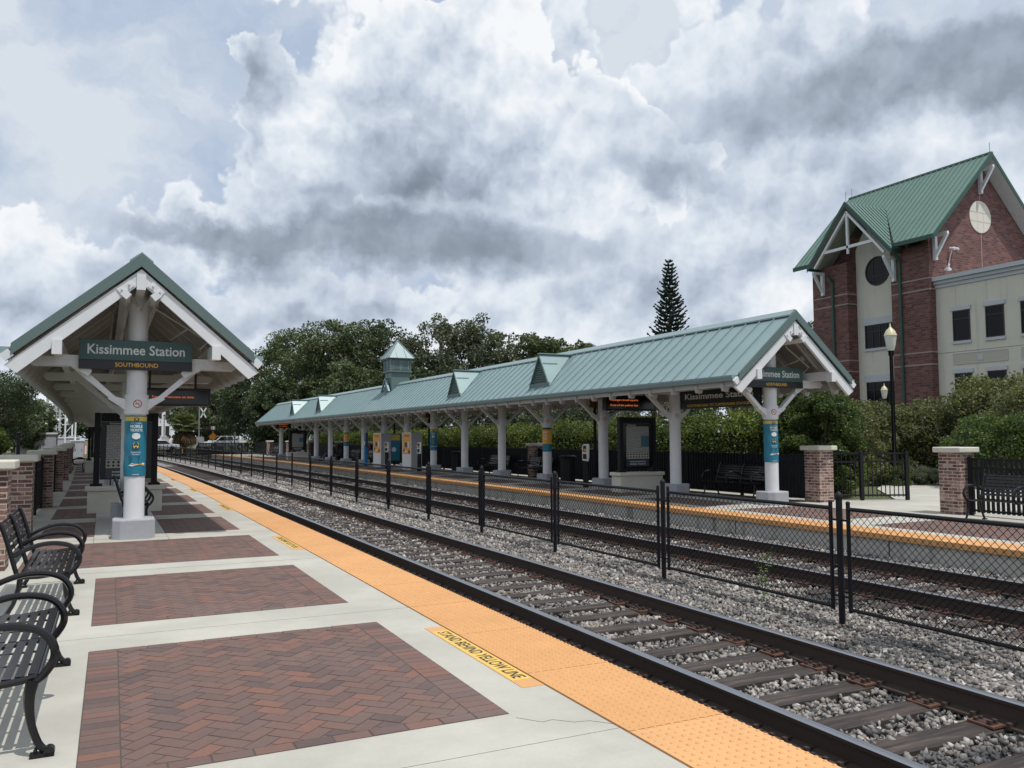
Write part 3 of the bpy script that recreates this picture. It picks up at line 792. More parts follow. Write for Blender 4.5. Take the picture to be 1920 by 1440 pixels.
# ---------------------------------------------------------------- signs, screens, banners
def station_sign(x, s, line2, label, wd_=1.68, zt=3.19, zb=2.715, rz=0., small=False):
    r = place('station_sign', label, 'sign', x, s, zb, rz)
    h = zt - zb; k = h * .31
    m = MB(); m.bb(-wd_ / 2, wd_ / 2, -.02, .06, k, h); m.build('name_board', SIGNG if not small else SIGNK, r, bevel=.004)
    m = MB(); m.bb(-wd_ / 2, wd_ / 2, -.022, .062, 0, k - .003); m.build('direction_board', SIGNK, r, bevel=.004)
    m = MB()
    for a in (-.3, .3): m.bb(a - .03, a + .03, .06, .22, h * .4, h * .5)
    m.build('bracket', WHITE, r)
    text('Kissimmee Station', h * .46, r, LETW, face(0, -.0205, k + (h - k) * .5), bold=.0035, ext=.003, fit=wd_ * .86)
    text(line2, h * .2, r, LETY, face(0, -.0225, k * .5), bold=.0008, ext=.002, fit=wd_ * (.38 if not small else .80))
    return r
station_sign(.355, 14.67, 'SOUTHBOUND', 'green and black Kissimmee Station SOUTHBOUND sign on the near gable')
station_sign(14.0, 14.52, 'NORTHBOUND', 'green and black Kissimmee Station NORTHBOUND sign on the far platform gable', zt=3.21, zb=2.73)
station_sign(13.83, 16.35, 'NORTHBOUND TO TUPPERWARE STATION', 'dark station sign facing the tracks under the far shelter, between its first two columns', wd_=3.0, zt=2.80, zb=2.33, rz=math.pi / 2 * -1, small=True)
LED = emis('led_orange', (1., .22, .05), .75)
def led(x0, x1, s, zb, zt, label, lines, tx=None, rz=0.):
    r = place('departure_display', label, 'display', (x0 + x1) / 2, s, zb, rz)
    wd_ = x1 - x0; h = zt - zb
    m = MB(); m.bb(-wd_ / 2, wd_ / 2, -.08, .12, 0, h); m.build('housing', SIGNK, r, bevel=.008)
    m = MB(); m.bb(-wd_ / 2 + .05, wd_ / 2 - .05, -.084, -.079, .05, h - .05); m.build('screen', mat('screen_glass', (.008, .006, .008), .15), r)
    m = MB()
    for a in (-.3, .3): m.bb(a * wd_ - .02, a * wd_ + .02, 0, .04, h, 3.2 - zb)
    m.build('hanger', SIGNK, r)
    for i, t_ in enumerate(lines):
        text(t_, h * .17, r, LED, face(tx if tx is not None else 0, -.086, h * (.68 if len(lines) > 1 else .5) - i * h * .34), 'lettering', ext=.001, fit=wd_ * .55)
led(.40, 1.80, 17.5, 2.235, 2.59, 'black hanging display with orange lettering behind the first column of the near shelter', ['Train to Poinciana on time'])
led(13.2, 15.0, 20.6, 2.38, 2.84, 'black hanging display with two red lines under the third bay of the far shelter', ['Passengers should stand in', 'front of the yellow line'], tx=-.25)
led(12.6, 13.8, 64.6, 2.38, 2.76, 'small distant display with red lines at the far end of the far shelter', ['Next northbound train', 'arrives on platform 1'])
NAVY = mat('banner_navy', (.02, .05, .09), .5); BLUE = mat('banner_blue', (.012, .165, .26), .42, var=.08, vscale=6); BYEL = mat('banner_yellow', (.60, .45, .07), .5)
BWHT = mat('banner_white', (.66, .68, .68), .5); BORG = mat('banner_orange', (.72, .36, .05), .5)
def cyl(m, r, a0, a1, z0, z1, n=20, wob=None):
    vs = []; rows = 12 if wob else 1
    for j in range(rows + 1):
        for i in range(n + 1):
            a = a0 + (a1 - a0) * i / n; z = z0 + (z1 - z0) * j / rows
            rr = r + (wob(a, z) if wob else 0)
            vs.append((math.sin(a) * rr, -math.cos(a) * rr, z))
    m.add(vs, [(j * (n + 1) + i, j * (n + 1) + i + 1, (j + 1) * (n + 1) + i + 1, (j + 1) * (n + 1) + i) for j in range(rows) for i in range(n)])
def cpoly(m, r, pts, aoff=0.):
    """flat outline wrapped onto the column, (x, z) pairs; fanned from its middle"""
    cx = sum(p[0] for p in pts) / len(pts); cz = sum(p[1] for p in pts) / len(pts)
    V = [(math.sin(x / r + aoff) * r, -math.cos(x / r + aoff) * r, z) for x, z in [(cx, cz)] + pts]
    m.add(V, [(0, i + 1, (i + 1) % len(pts) + 1) for i in range(len(pts))])
def disc(cx, cz, r, n=20, sx=1., sz=1.): return [(cx + r * sx * math.cos(2 * math.pi * i / n), cz + r * sz * math.sin(2 * math.pi * i / n)) for i in range(n)]
def banner(x, s, label, turn=0., full=True, style=0):
    r = place('column_banner', label, 'banner', x, s, 0, turn)
    wob = lambda a, z: .004 + .010 * max(0, -math.sin(a)) * (.5 + .5 * math.sin(z * 17 + 1)) + .002 * math.sin(a * 9 + z * 14)
    if style == 0:
        z0, z1 = .99, 1.885
        m = MB(); cyl(m, .160, -math.pi, math.pi, z0, z1, 48, wob); m.build('banner_sheet', BLUE, r, smooth=True)
        m = MB(); cyl(m, .163, -math.pi, math.pi, 1.885, 1.955, 48); m.build('yellow_band', BYEL, r, smooth=True)
        m = MB(); cyl(m, .163, -math.pi, math.pi, 1.956, 1.978, 48); m.build('clamp', TEALT, r, smooth=True)
        rr = .176; b = MB()
        def T_(t_, sz, z, fit, mt=BWHT, dx=.0, bold=.0006):
            M_ = Matrix.Translation((0, 0, z)) @ Matrix(((1, 0, 0), (0, 0, -1), (0, 1, 0))).to_4x4()
            # bend in x round the column
            text(t_, sz, r, mt, Matrix.Translation((0, -rr, z)) @ Matrix(((1, 0, 0), (0, 0, -1), (0, 1, 0))).to_4x4(), bold=bold, ext=.0006, fit=fit, bend=rr)
        T_('NOW AVAILABLE', .026, 1.85, .17, bold=0); T_('MOBILE', .066, 1.797, .19, bold=.0012); T_('TICKETS', .058, 1.735, .19, bold=.0012)
        T_('SunRail.com', .034, 1.378, .15, bold=0)
        T_('Pay by phone', .018, 1.345, .11)
        m = MB(); cpoly(m, rr, disc(0, 1.64, .052)); cpoly(m, rr, [(-.05, 1.60), (.05, 1.60), (.066, 1.64), (.05, 1.68), (-.05, 1.68), (-.066, 1.64)]); m.build('badge', BWHT, r)
        m = MB(); cpoly(m, rr + .0006, disc(0, 1.48, .058)); m.build('badge', NAVY, r)
        m = MB(); cpoly(m, rr + .0012, [(-.03, 1.445), (.03, 1.445), (.04, 1.47), (.04, 1.52), (.03, 1.535), (-.03, 1.535), (-.04, 1.52), (-.04, 1.47)]); cpoly(m, rr + .0012, disc(0, 1.915, .02)); m.build('train_front', BYEL, r)
        m = MB(); cpoly(m, rr + .0018, [(-.034, 1.485), (-.004, 1.485), (-.004, 1.52), (-.034, 1.52)]); cpoly(m, rr + .0018, [(.034, 1.485), (.004, 1.485), (.004, 1.52), (.034, 1.52)])
        cpoly(m, rr + .0012, disc(0, 1.912, .042, sz=.72)); m.build('train_windows', NAVY, r)
        m = MB()
        for (px_, pz) in ((-.095, 1.30), (-.075, 1.27), (.045, 1.30)):
            cpoly(m, rr, [(px_ - .003, 1.20), (px_ + .003, 1.20), (px_ + .002, pz), (px_ - .002, pz)])
            for k in range(7):
                a = math.pi * k / 6; cpoly(m, rr, [(px_, pz - .003), (px_ + .030 * math.cos(a), pz + .014 * math.sin(a) - .004), (px_ + .022 * math.cos(a + .2), pz + .022 * math.sin(a + .2)), (px_, pz + .004)])
        m.build('palm_silhouette', NAVY, r)
        m = MB(); cpoly(m, rr, [(-.11, 1.165), (-.07, 1.200), (.15, 1.205), (.15, 1.165), (-.05, 1.155)]); m.build('train_streak', BWHT, r)
        m = MB(); cpoly(m, rr + .0006, [(-.05, 1.17), (-.02, 1.19), (.15, 1.193), (.15, 1.175)]); m.build('train_stripe', BORG, r)
        T_('mysunrail', .022, 1.022, .10, dx=.03)
    elif style == 1:
        m = MB(); cyl(m, .162, -math.pi, math.pi, 1.36, 1.86, 40); m.build('banner_sheet', BORG, r, smooth=True)
        m = MB(); cyl(m, .162, -math.pi, math.pi, 1.08, 1.359, 40); m.build('lower_sheet', BLUE, r, smooth=True)
        m = MB(); cyl(m, .163, -math.pi, math.pi, 1.861, 1.93, 40); m.build('clamp', NAVY, r, smooth=True)
        for i, t_ in enumerate(('RIDE', 'THE', 'TRAIN')): text(t_, .08, r, BWHT, Matrix.Translation((0, -.166, 1.76 - i * .11)) @ Matrix(((1, 0, 0), (0, 0, -1), (0, 1, 0))).to_4x4(), bold=.003, ext=.0006, fit=.16, bend=.166)
    return r
banner(XC1, 14.85, 'blue MOBILE TICKETS banner wrapped round the first column of the near shelter', .02)
banner(XC2, c2[0], 'blue MOBILE TICKETS banner wrapped round the first column of the far shelter', -.32)
banner(XC2, c2[3], 'orange and blue banner wrapped round the fourth column of the far shelter', -1.0, style=1)
banner(XC2, c2[6], 'blue banner wrapped round the seventh column of the far shelter, right of the ticket machine', -.45)
banner(XC2, c2[10], 'small distant orange and teal banner on the eleventh column of the far shelter', -1.0, style=1)
SRED = mat('sign_red', (.45, .02, .03), .5)
def nosmoke(x, s, r_, lab, turn):
    r = place('no_smoking_sign', lab, 'sign', x, s, 2.165, turn, 'no smoking signs on the shelter columns')
    rr = .184; m = MB(); cpoly(m, rr + .0015, disc(0, 0, .056, 24)); m.build('disc', BWHT, r)
    m = MB(); n = 28
    V = []; 
    for i in range(n):
        a = 2 * math.pi * i / n
        for q in (.066, .053):
            x_, z_ = q * math.cos(a), q * math.sin(a); V.append((math.sin(x_ / rr) * (rr + .003), -math.cos(x_ / rr) * (rr + .003), z_))
    m.add(V, [(2 * i, 2 * ((i + 1) % n), 2 * ((i + 1) % n) + 1, 2 * i + 1) for i in range(n)])
    cpoly(m, rr + .0035, [(-.042, .034), (-.034, .042), (.042, -.034), (.034, -.042)]); m.build('ring', SRED, r)
    m = MB(); cpoly(m, rr + .0025, [(-.038, -.008), (.022, -.008), (.022, .003), (-.038, .003)]); cpoly(m, rr + .0025, [(.026, -.008), (.032, -.008), (.032, .003), (.026, .003)])
    cpoly(m, rr + .0025, [(.022, .008), (.026, .008), (.022, .028), (.010, .034), (.008, .03), (.018, .024)]); m.build('cigarette', INK, r)
nosmoke(XC1, 14.85, .18, 'round no smoking sign on the first column of the near shelter', .06)
for i, t_ in enumerate(('first column of the far shelter, above its banner', 'second column of the far shelter', 'third far shelter column, below the hanging display', 'fourth far shelter column, above the orange banner')):
    nosmoke(XC2, c2[i], .18, 'round no smoking sign on the ' + t_, -.3)

# ---------------------------------------------------------------- benches
def spl(P, k=4):
    out = []; P = [Vector(p) for p in P]
    for i in range(len(P) - 1):
        a, b, c, d = P[max(i - 1, 0)], P[i], P[i + 1], P[min(i + 2, len(P) - 1)]
        for j in range(k):
            t = j / k; out.append(.5 * ((2 * b) + (c - a) * t + (2 * a - 5 * b + 4 * c - d) * t * t + (-a + 3 * b - 3 * c + d) * t ** 3))
    return out + [P[-1]]
def bench(lab, x, s, rz, L=1.86, group='black slatted metal benches'):
    """front towards local -y"""
    r = place('bench', lab, 'bench', x, s, 0, rz, group)
    def side(xx, leg, name):
        m = MB()
        arm = [(xx, .50, .56), (xx, .40, .615), (xx, .27, .655), (xx, .14, .655), (xx, .04, .62), (xx, -.015, .55), (xx, -.02, .48), (xx, .02, .41), (xx, .06, .375)]
        m.tube(spl(arm), .021, 8)
        m.tube([(xx, .05, .40), (xx, .12, .385), (xx, .30, .365), (xx, .46, .37)], .020, 6)
        m.tube(spl([(xx, .46, .36), (xx, .50, .50), (xx, .55, .68), (xx, .60, .83), (xx, .63, .855)]), .020, 8)
        if leg:
            q = spl([(xx, .07, .385), (xx, .085, .30), (xx, .075, .18), (xx, .04, .07), (xx, .0, .022)]); m.tube(q, [.032 - .013 * min(1, i / len(q) * 2) for i in range(len(q))], 8)
            m.tube([(xx, .44, .38), (xx, .45, .28), (xx, .49, .14), (xx, .55, .03)], [.026, .022, .019, .022], 8)
            m.box((xx, .02, .01), (.05, .11, .02)); m.box((xx, .56, .01), (.05, .09, .02))
            m.tube([(xx - .025, -.012, .024), (xx + .025, -.012, .024)], .026, 10)
            m.lathe([(.011, .02), (.011, .035), (.006, .04), (.006, .048)], 6, (xx, .05, 0))
        return m.build(name, BLK, r, smooth=True)
    side(-L / 2, True, 'side_frame'); side(L / 2, True, 'side_frame')
    side(0, False, 'armrest')
    m = MB(); secs = [(-L / 2 + .03, -.012), (.012, L / 2 - .03)]
    for (a, b) in secs:
        for i in range(7):
            y = .075 + i * .058; z = .405 - .018 * math.sin(i / 6 * math.pi) 
            m.box(((a + b) / 2, y, z), (b - a, .043, .009), Matrix.Rotation(R(0), 3, 'X'))
        q = (b - a) / 3
        for k in (1, 2): m.bb(a + q * k - .012, a + q * k + .012, .05, .45, .385, .393)
        m.tube([(a, .045, .395), (b, .045, .395)], .012, 6)
    m.build('seat', BLK, r)
    m = MB()
    for (a, b) in secs:
        for i in range(6):
            t_ = (i + .5) / 6; y = .495 + .115 * t_; z = .45 + .37 * t_
            m.box(((a + b) / 2, y, z), (b - a, .009, .043), Matrix.Rotation(R(-17), 3, 'X'))
        q = (b - a) / 3
        for k in (1, 2): m.beam((a + q * k, .505, .44), (a + q * k, .618, .82), .024, .008, (0, 1, 0))
        m.tube([(a, .622, .835), (b, .622, .835)], .012, 6)
    m.build('backrest', BLK, r)
    return r
LA = math.pi / 2      # bench front faces the tracks from the near platform (+x)
bench('black slatted bench nearest the camera, cut by the left edge of the photo', -.27, 5.80, LA, 1.84)
bench('second black slatted bench on the near platform, in front of the brick pillars', -.27, 9.49, LA, 1.82)
bench('black bench behind the first column of the near shelter, in front of the map kiosk', .72, 17.5, LA, 1.8)
bench('distant black bench at the far end of the near platform, left of the map kiosks', -.6, 46., LA, 1.8)
RA = -math.pi / 2
for i, (x, s, l) in enumerate(((14.62, 17.0, 'black bench under the far shelter between its first two columns'), (14.62, 28.1, 'black bench under the far shelter, left of the black trash can'),
     (14.62, 31.7, 'black bench under the far shelter, between its fifth and sixth columns'), (14.45, 9.3, 'black bench in the sun at the right edge, in front of the iron fence'),
     (14.5, 48.6, 'distant black bench left of the blue kiosk under the far shelter'), (14.5, 52.2, 'distant black bench beside the orange and teal banner'), (14.5, 56.3, 'distant black bench with the seated person on the far platform'),
     (14.5, 66.8, 'distant black bench beside the last column of the far shelter'), (14.5, 75., 'farthest black bench on the open end of the far platform'))):
    bench(l, x, s, RA, 1.9)

# ---------------------------------------------------------------- map kiosks
def mapfn(T):
    br = T.new('ShaderNodeTexBrick'); T.put(br.inputs['Vector'], T.vm('MULTIPLY', T.tc, (1, 1, 1)))
    sp = T.new('ShaderNodeSeparateXYZ'); T.put(sp.inputs[0], T.tc); cb = T.new('ShaderNodeCombineXYZ'); T.put(cb.inputs[0], sp.outputs[0]); T.put(cb.inputs[1], sp.outputs[2])
    n = T.noise(cb.outputs[0], 3, 3, .5).outputs['Color']
    T.put(br.inputs['Vector'], T.vm('ADD', cb.outputs[0], T.vm('SCALE', n, .12)))
    br.inputs['Scale'].default_value = 1; br.inputs['Brick Width'].default_value = .11; br.inputs['Row Height'].default_value = .055; br.inputs['Mortar Size'].default_value = .004
    br.inputs['Color1'].default_value = (.33, .33, .31, 1); br.inputs['Color2'].default_value = (.27, .27, .26, 1); br.inputs['Mortar'].default_value = (.12, .12, .12, 1)
    return br.outputs['Color']
MAPM = mat('street_map_print', (.3, .3, .3), .35, fn=mapfn, var=.1)
PGREY = mat('poster_grey', (.34, .34, .30), .4); PDARK = mat('poster_dark', (.03, .045, .06), .35)
def kiosk(lab, x, s, rz=0., mid=False):
    r = place('map_kiosk', lab, 'map kiosk', x, s, 0, rz, 'map kiosks under the shelters')
    m = MB(); m.bb(-.74, .74, -.24, .24, -.01, .47); m.build('base', CONC2, r, bevel=.015)
    m = MB(); m.bb(-.79, .79, -.28, .28, .47, .57); m.build('base_cap', CONC2, r, bevel=.02)
    m = MB()
    for a in (-1, 1):
        m.bb(a * .52, a * .64, -.07, .07, .60, 2.17); m.bb(a * .46, a * .70, -.11, .11, .571, .62)
    m.bb(-.515, .515, -.055, .055, 1.98, 2.165)
    for a in (-.3, -.15, 0, .15, .3): m.bb(a - .012, a + .012, -.015, .015, .571, .71)
    m.build('frame', BLKM, r, bevel=.006)
    m = MB(); m.bb(-.515, .515, -.04, .04, .71, 1.975); m.build('display_case', BLK, r)
    for sg in (-1, 1):
        y = sg * .0415
        m = MB(); m.bb(-.40, .40, y - .001 * sg, y, 1.14, 1.90); m.build('map_panel', MAPM, r)
        m = MB(); m.bb(-.40, .40, y - .001 * sg, y, .955, 1.135); m.build('rules_panel', PGREY, r)
        m = MB(); m.bb(-.40, .40, y - .001 * sg, y, .735, .95); m.build('notice_panel', PDARK, r)
        m = MB()
        for i in range(8):
            for j in range(2):
                cx = -.35 + i * .1; cz = 1.085 - j * .075
                n = 10; m.add([(cx + .026 * math.cos(2 * math.pi * k / n), y + sg * .001, cz + .026 * math.sin(2 * math.pi * k / n)) for k in range(n)], [tuple(range(n))])
        m.build('pictogram', INK, r, fix=False)
        m = MB(); m.bb(.12, .40, y, y + sg * .001, 1.30, 1.62); m.build('inset_map', mat('inset_blue', (.05, .12, .17), .4), r)
    for i, t_ in enumerate(('FEATURING MORE DESTINATIONS', 'MOBILE TICKETS')): text(t_, .045, r, LETW, face(.0, -.0425, .87 - i * .07), bold=.001, ext=.0004, fit=.55)
    text('Kissimmee', .06, r, LETW, face(-.2, -.042, 1.935), ext=.0004, fit=.28)
    return r
kiosk('concrete based black map kiosk behind the first column of the near shelter', .36, 20.2)
kiosk('second, distant map kiosk on the near platform with a pale end panel', .15, 44.)
kiosk('concrete based map kiosk under the far shelter, between its second and third columns', 13.92, 20.0)
kiosk('distant map kiosk with a white poster near the far end of the far shelter', 13.3, 60.4)

# ---------------------------------------------------------------- ticket machines and validators
MGREY = mat('machine_grey', (.36, .37, .40), .45, var=.06); MWHITE = mat('machine_white', (.66, .67, .68), .45); MORG = mat('machine_orange', (.72, .33, .04), .45); MBLUE = mat('kiosk_blue', (.02, .14, .36), .45)
def tvm(lab, x, s):
    r = place('ticket_machine', lab, 'ticket machine', x, s, 0, 0.12)
    m = MB(); m.bb(.04, .62, -.46, .46, -.005, 1.83); m.build('cabinet', MGREY, r, bevel=.012)
    m = MB(); m.bb(-.0, .038, -.47, .47, -.003, 1.85); m.build('front_panel', MWHITE, r, bevel=.006)
    m = MB(); m.bb(-.006, .0, -.42, .40, .78, 1.80); m.build('orange_face', MORG, r)
    m = MB(); m.bb(-.014, -.006, -.10, .18, 1.12, 1.36); m.build('screen', PDARK, r)
    m = MB(); m.bb(-.022, -.004, -.30, -.14, 1.10, 1.40); m.bb(-.03, -.006, -.06, .14, .86, .96); m.build('card_reader', MWHITE, r, bevel=.004)
    m = MB(); m.bb(-.012, -.006, -.36, -.22, .82, .98); m.bb(-.012, -.006, .2, .32, .9, 1.06); m.build('ticket_slot', INK, r)
    text('Tickets', .14, r, PDARK, face(-.0065, 0, 1.68, '-x'), bold=.003, ext=.0005, fit=.55)
    return r
tvm('tall orange fronted grey ticket machine left of the banner column', 13.5, 38.6)
tvm('farther orange fronted ticket machine between two columns, beside the blue kiosk', 13.5, 43.2)
r = place('info_kiosk', 'slim tall bright blue kiosk left of the farther ticket machine', 'kiosk', 13.4, 45.1, 0)
m = MB(); m.bb(0, .16, -.14, .14, 0, 1.05); m.build('lower_cabinet', MBLUE, r, bevel=.01)
m = MB(); m.bb(.02, .16, -.13, .13, 1.052, 1.88); m.build('upper_panel', mat('kiosk_navy', (.015, .06, .14), .4), r, bevel=.01)
m = MB(); m.bb(-.004, .02, -.06, .06, 1.2, 1.4); m.build('screen', MWHITE, r)
def board(lab, x, s):
    r = place('poster_board', lab, 'poster board', x, s, 0)
    m = MB(); m.bb(-.35, .35, -.03, .03, .35, 1.82); m.build('board', BLUE, r)
    m = MB(); m.bb(-.33, .33, -.034, -.03, 1.45, 1.75); m.build('heading_panel', BYEL, r)
    m = MB()
    for a in (-1, 1): m.bb(a * .37 - .02, a * .37 + .02, -.02, .02, 0, 1.84)
    m.build('post', BLKM, r)
    n = 16; m = MB(); m.add([(.0 + .13 * math.cos(2 * math.pi * k / n), -.0345, .95 + .13 * math.sin(2 * math.pi * k / n)) for k in range(n)], [tuple(range(n))]); m.build('badge', BWHT, r, fix=False)
board('blue poster board with yellow heading right behind the farther ticket machine', 14.35, 42.9)
def validator(lab, x, s):
    r = place('ticket_validator', lab, 'ticket validator', x, s, 0, -.7, 'ticket validators on the far platform')
    m = MB(); m.prism([(-.09, .0), (.09, .0), (.075, .85), (-.075, .85)], -.045, .075); m.build('post', BLKM, r, bevel=.01)
    m = MB(); m.prism([(-.10, .85), (.10, .82), (.12, 1.0), (.125, 1.34), (.09, 1.38), (-.075, 1.36), (-.1, 1.3)], -.07, .07); m.build('head', MWHITE, r, bevel=.018)
    m = MB(); m.bb(-.07, .03, -.076, -.070, 1.12, 1.32); m.bb(-.075, .04, -.08, -.070, .90, 1.06); m.build('reader', INK, r, bevel=.002)
    m = MB(); m.bb(-.05, .02, -.080, -.076, 1.14, 1.22); m.build('screen', MORG, r)
validator('white headed ticket validator on a black post left of the map kiosk', 13.65, 22.4)
validator('white headed ticket validator at the right side of the tall ticket machine', 13.4, 36.6)
validator('white headed ticket validator beside the column between the ticket machines', 13.55, 41.7)
def bin_(lab, x, s):
    r = place('trash_can', lab, 'trash can', x, s, 0, 0, 'black slatted trash cans')
    m = MB(); m.lathe([(.18, .04), (.22, .06), (.225, .80), (.20, .80)], 20); m.build('liner', INK, r, smooth=True)
    m = MB()
    for i in range(20):
        a = 2 * math.pi * i / 20; c, s_ = math.cos(a), math.sin(a)
        m.beam((.25 * c, .25 * s_, .02), (.27 * c, .27 * s_, .88), .03, .008, (c, s_, 0))
    for z in (.06, .84): m.tube([(.265 * math.cos(a * .314), .265 * math.sin(a * .314), z) for a in range(20)], .012, 6, closed=True)
    m.build('slatted_body', BLKM, r)
    m = MB(); m.lathe([(.29, .90), (.30, .93), (.22, .965), (.14, .965), (.12, .93)], 24); m.build('lid', BLKM, r, smooth=True)
bin_('black slatted trash can right of the orange and blue banner column', 14.3, 24.6)
bin_('black slatted trash can right of the blue banner column', 14.6, 34.9)

# ---------------------------------------------------------------- brick pillars and iron fences
def pillar(lab, x, s, h=1.35, w_=.46, cw=.62, grp='brick pillars with pale stone caps'):
    r = place('brick_pillar', lab, 'brick pillar', x, s, 0, 0, grp)
    m = MB(); m.bb(-w_ / 2, w_ / 2, -w_ / 2, w_ / 2, -.05, h - .10); m.build('shaft', PBRICK, r)
    m = MB(); m.bb(-cw / 2, cw / 2, -cw / 2, cw / 2, h - .10, h + .01); m.build('cap', CONC2, r, bevel=.02)
    return r
ords = ['first', 'second', 'third', 'fourth', 'fifth', 'sixth', 'seventh', 'eighth', 'ninth', 'tenth']
for i, s in enumerate((12.0, 15.85, 22.3, 28.9, 36.4, 43.6, 50.8, 58.)):
    pillar(['sunlit brick pillar at the left edge, its pale cap cut by the photo edge', 'sunlit brick pillar right behind the first one, at the start of the near shelter', 'first shaded brick pillar along the near platform, just left of the paving'][i] if i < 3 else ords[i - 2] + ' shaded brick pillar along the left side of the near platform', -1.36, s, 1.33)
rp = [(15.55, 14.75, 'brick pillar standing right of the first column of the far shelter'), (15.6, 11.2, 'brick pillar in the sun left of the bench at the right edge'), (15.5, 29.1, 'shaded brick pillar behind the benches under the far shelter'),
      (15.5, 43.5, 'shaded brick pillar hidden behind the ticket machines'), (15.5, 50.6, 'distant brick pillar with pale cap behind the orange and teal banner'), (15.5, 57.8, 'distant brick pillar right behind the seated person'), (15.5, 65., 'distant brick pillar beside the distant map kiosk'),
      (15.5, 72., 'distant brick pillar just beyond the end of the far shelter'), (15.5, 79.5, 'farthest brick pillar near the end of the far platform')]
for x, s, l in rp: pillar(l, x, s)
def pickets(lab, x, s0, s1, h=1.12, gap=.115, pw=.018):
    """black iron fence along the line, between pillars"""
    r = place('iron_fence', lab, 'iron fence', x, (s0 + s1) / 2, 0); inv = r.matrix_basis.inverted()
    m = MB(); pm = MB(); s = s0
    bays = max(1, round((s1 - s0) / 2.2)); d = (s1 - s0) / bays
    for i in range(bays + 1):
        pm = MB(at(x, s0 + d * i)); pm.bb(-.035, .035, -.035, .035, -.05, h + .05); pm.v = [inv @ p for p in pm.v]; pm.build('post', BLKM, r)
    for i in range(bays):
        a, b = s0 + d * i, s0 + d * (i + 1)
        for z in (.10, h - .18, h): m.sweep([(x - .014, z - .02), (x + .014, z - .02), (x + .014, z + .02), (x - .014, z + .02)], a, b, 3)
    n = int((s1 - s0) / gap)
    for i in range(n): m.M = at(x, s0 + (i + .5) * gap); m.bb(-pw / 2, pw / 2, -pw / 2, pw / 2, .06, h)
    m.M = Matrix(); m.v = [inv @ p for p in m.v]; m.build('railing', BLKM, r)
    return r
sp = [15.85, 22.3, 28.9, 36.4, 43.6, 50.8, 58.]
for i in range(len(sp) - 1): pickets('black iron fence between the %s and %s brick pillars of the near platform' % (ords[i + 1], ords[i + 2]), -1.36, sp[i] + .3, sp[i + 1] - .3, gap=.12)
pickets('black iron fence behind the first benches under the far shelter', 15.5, 15.1, 28.8, pw=.062); pickets('black iron fence behind the trash can and tall ticket machine', 15.5, 29.4, 43.2, pw=.062)
pickets('black iron fence behind the farther ticket machine and blue kiosk', 15.5, 43.8, 50.3, pw=.062); pickets('black iron fence behind the distant benches of the far platform', 15.5, 50.9, 64.7, pw=.062); pickets('distant black iron fence beyond the end of the far shelter', 15.5, 65.3, 86)
pickets('black iron fence at the right edge, behind the sunlit bench', 15.6, 4.0, 10.9, gap=.1, pw=.045)
def gatefence():
    a, b = Vector((16.0, 15.0, 0)), Vector((17.9, 14.15, 0))
    A, B_ = W(a.x, a.y), W(b.x, b.y); d = B_ - A; L = d.length
    r = thing('iron_fence', 'short black iron fence angled beside the path, between the two sunlit brick pillars', 'iron fence', A, math.atan2(d.y, d.x))
    m = MB()
    for z in (.12, .95, 1.16): m.bb(0, L, -.015, .015, z - .02, z + .02)
    n = int(L / .105)
    for i in range(1, n): m.bb(L * i / n - .009, L * i / n + .009, -.009, .009, .08, 1.14)
    m.build('railing', BLKM, r)
    for t_ in (0, .45, 1): m = MB(); m.bb(L * t_ - .04, L * t_ + .04, -.04, .04, 0, 1.2); m.build('post', BLKM, r)
gatefence()

# ---------------------------------------------------------------- chain link fence between the tracks
def chainlink():
    x = 6.86; root = place('chain_link_fence', 'black chain link fence with capped posts running between the two tracks', 'chain link fence', x, 30, -.4); inv = root.matrix_basis.inverted()
    zb, zt = -.185, .84
    k0 = -1; p0 = 6.31
    def fin(m, name, **kw): m.v = [inv @ p for p in m.v]; m.build(name, BLKM, root, **kw)
    for k in range(-1, 30):
        s = p0 + 3.05 * (k - 1) + 3.05 * 0
        s = p0 + 3.05 * k - 0.0 if True else s
        if s < 2: continue
        m = MB(at(x, s)); m.tube([(0, 0, -.5), (0, 0, .955)], .033, 12); m.lathe([(.038, .95), (.040, .965), (.036, .985), (.022, 1.005), (.006, 1.018)], 12); fin(m, 'post', smooth=True)
    for k in range(-2, 29):
        a = p0 + 3.05 * k + .115; b = p0 + 3.05 * (k + 1) - .115
        if b < 1: continue
        m = MB(); near = k < 8
        n = 8 if near else 5
        m.tube([W(x, a, zt), W(x, (a + b) / 2, zt), W(x, b, zt)], .021, n)
        m.tube([W(x, a, zb), W(x, (a + b) / 2, zb), W(x, b, zb)], .019 if near else .015, n)
        if near:
            for e in (a, b):
                m.tube([W(x, e, zb - .03), W(x, e, zt + .06)], .021, n); m.lathe([(.024, 0), (.022, .012), (.008, .022)], 8, W(x, e, zt + .06))
            for e, f in ((a, a - .115), (b, b + .115)):
                for z in (zt - .12, zb + .12): m.tube([W(x, e, z), W(x, f, z)], .012, 6)
        fin(m, 'panel_frame', smooth=True)
        # woven wire
        pit = .078 if near else .11; hh = zt - zb - .03; z0 = zb + .015; L = b - a; rw = .0034 if k < 4 else (.0036 if near else .0034)
        m = MB(); nn = int((L + hh) / pit)
        for sgn in (1, -1):
            for i in range(nn + 1):
                off = i * pit - (hh if sgn > 0 else 0)
                # line: along = off + sgn*z
                if sgn > 0: t0 = max(0, -off); t1 = min(hh, L - off)
                else: t0 = max(0, off - L); t1 = min(hh, off)
                if t1 - t0 < .02: continue
                p = W(x + sgn * .0018, a + off + sgn * t0, z0 + t0); q = W(x + sgn * .0018, a + off + sgn * t1, z0 + t1)
                m.tube([p, q], rw, 3, cap=False)
        m.v = [inv @ p for p in m.v]; m.build('wire_mesh', WIRE, root, fix=False)
chainlink()
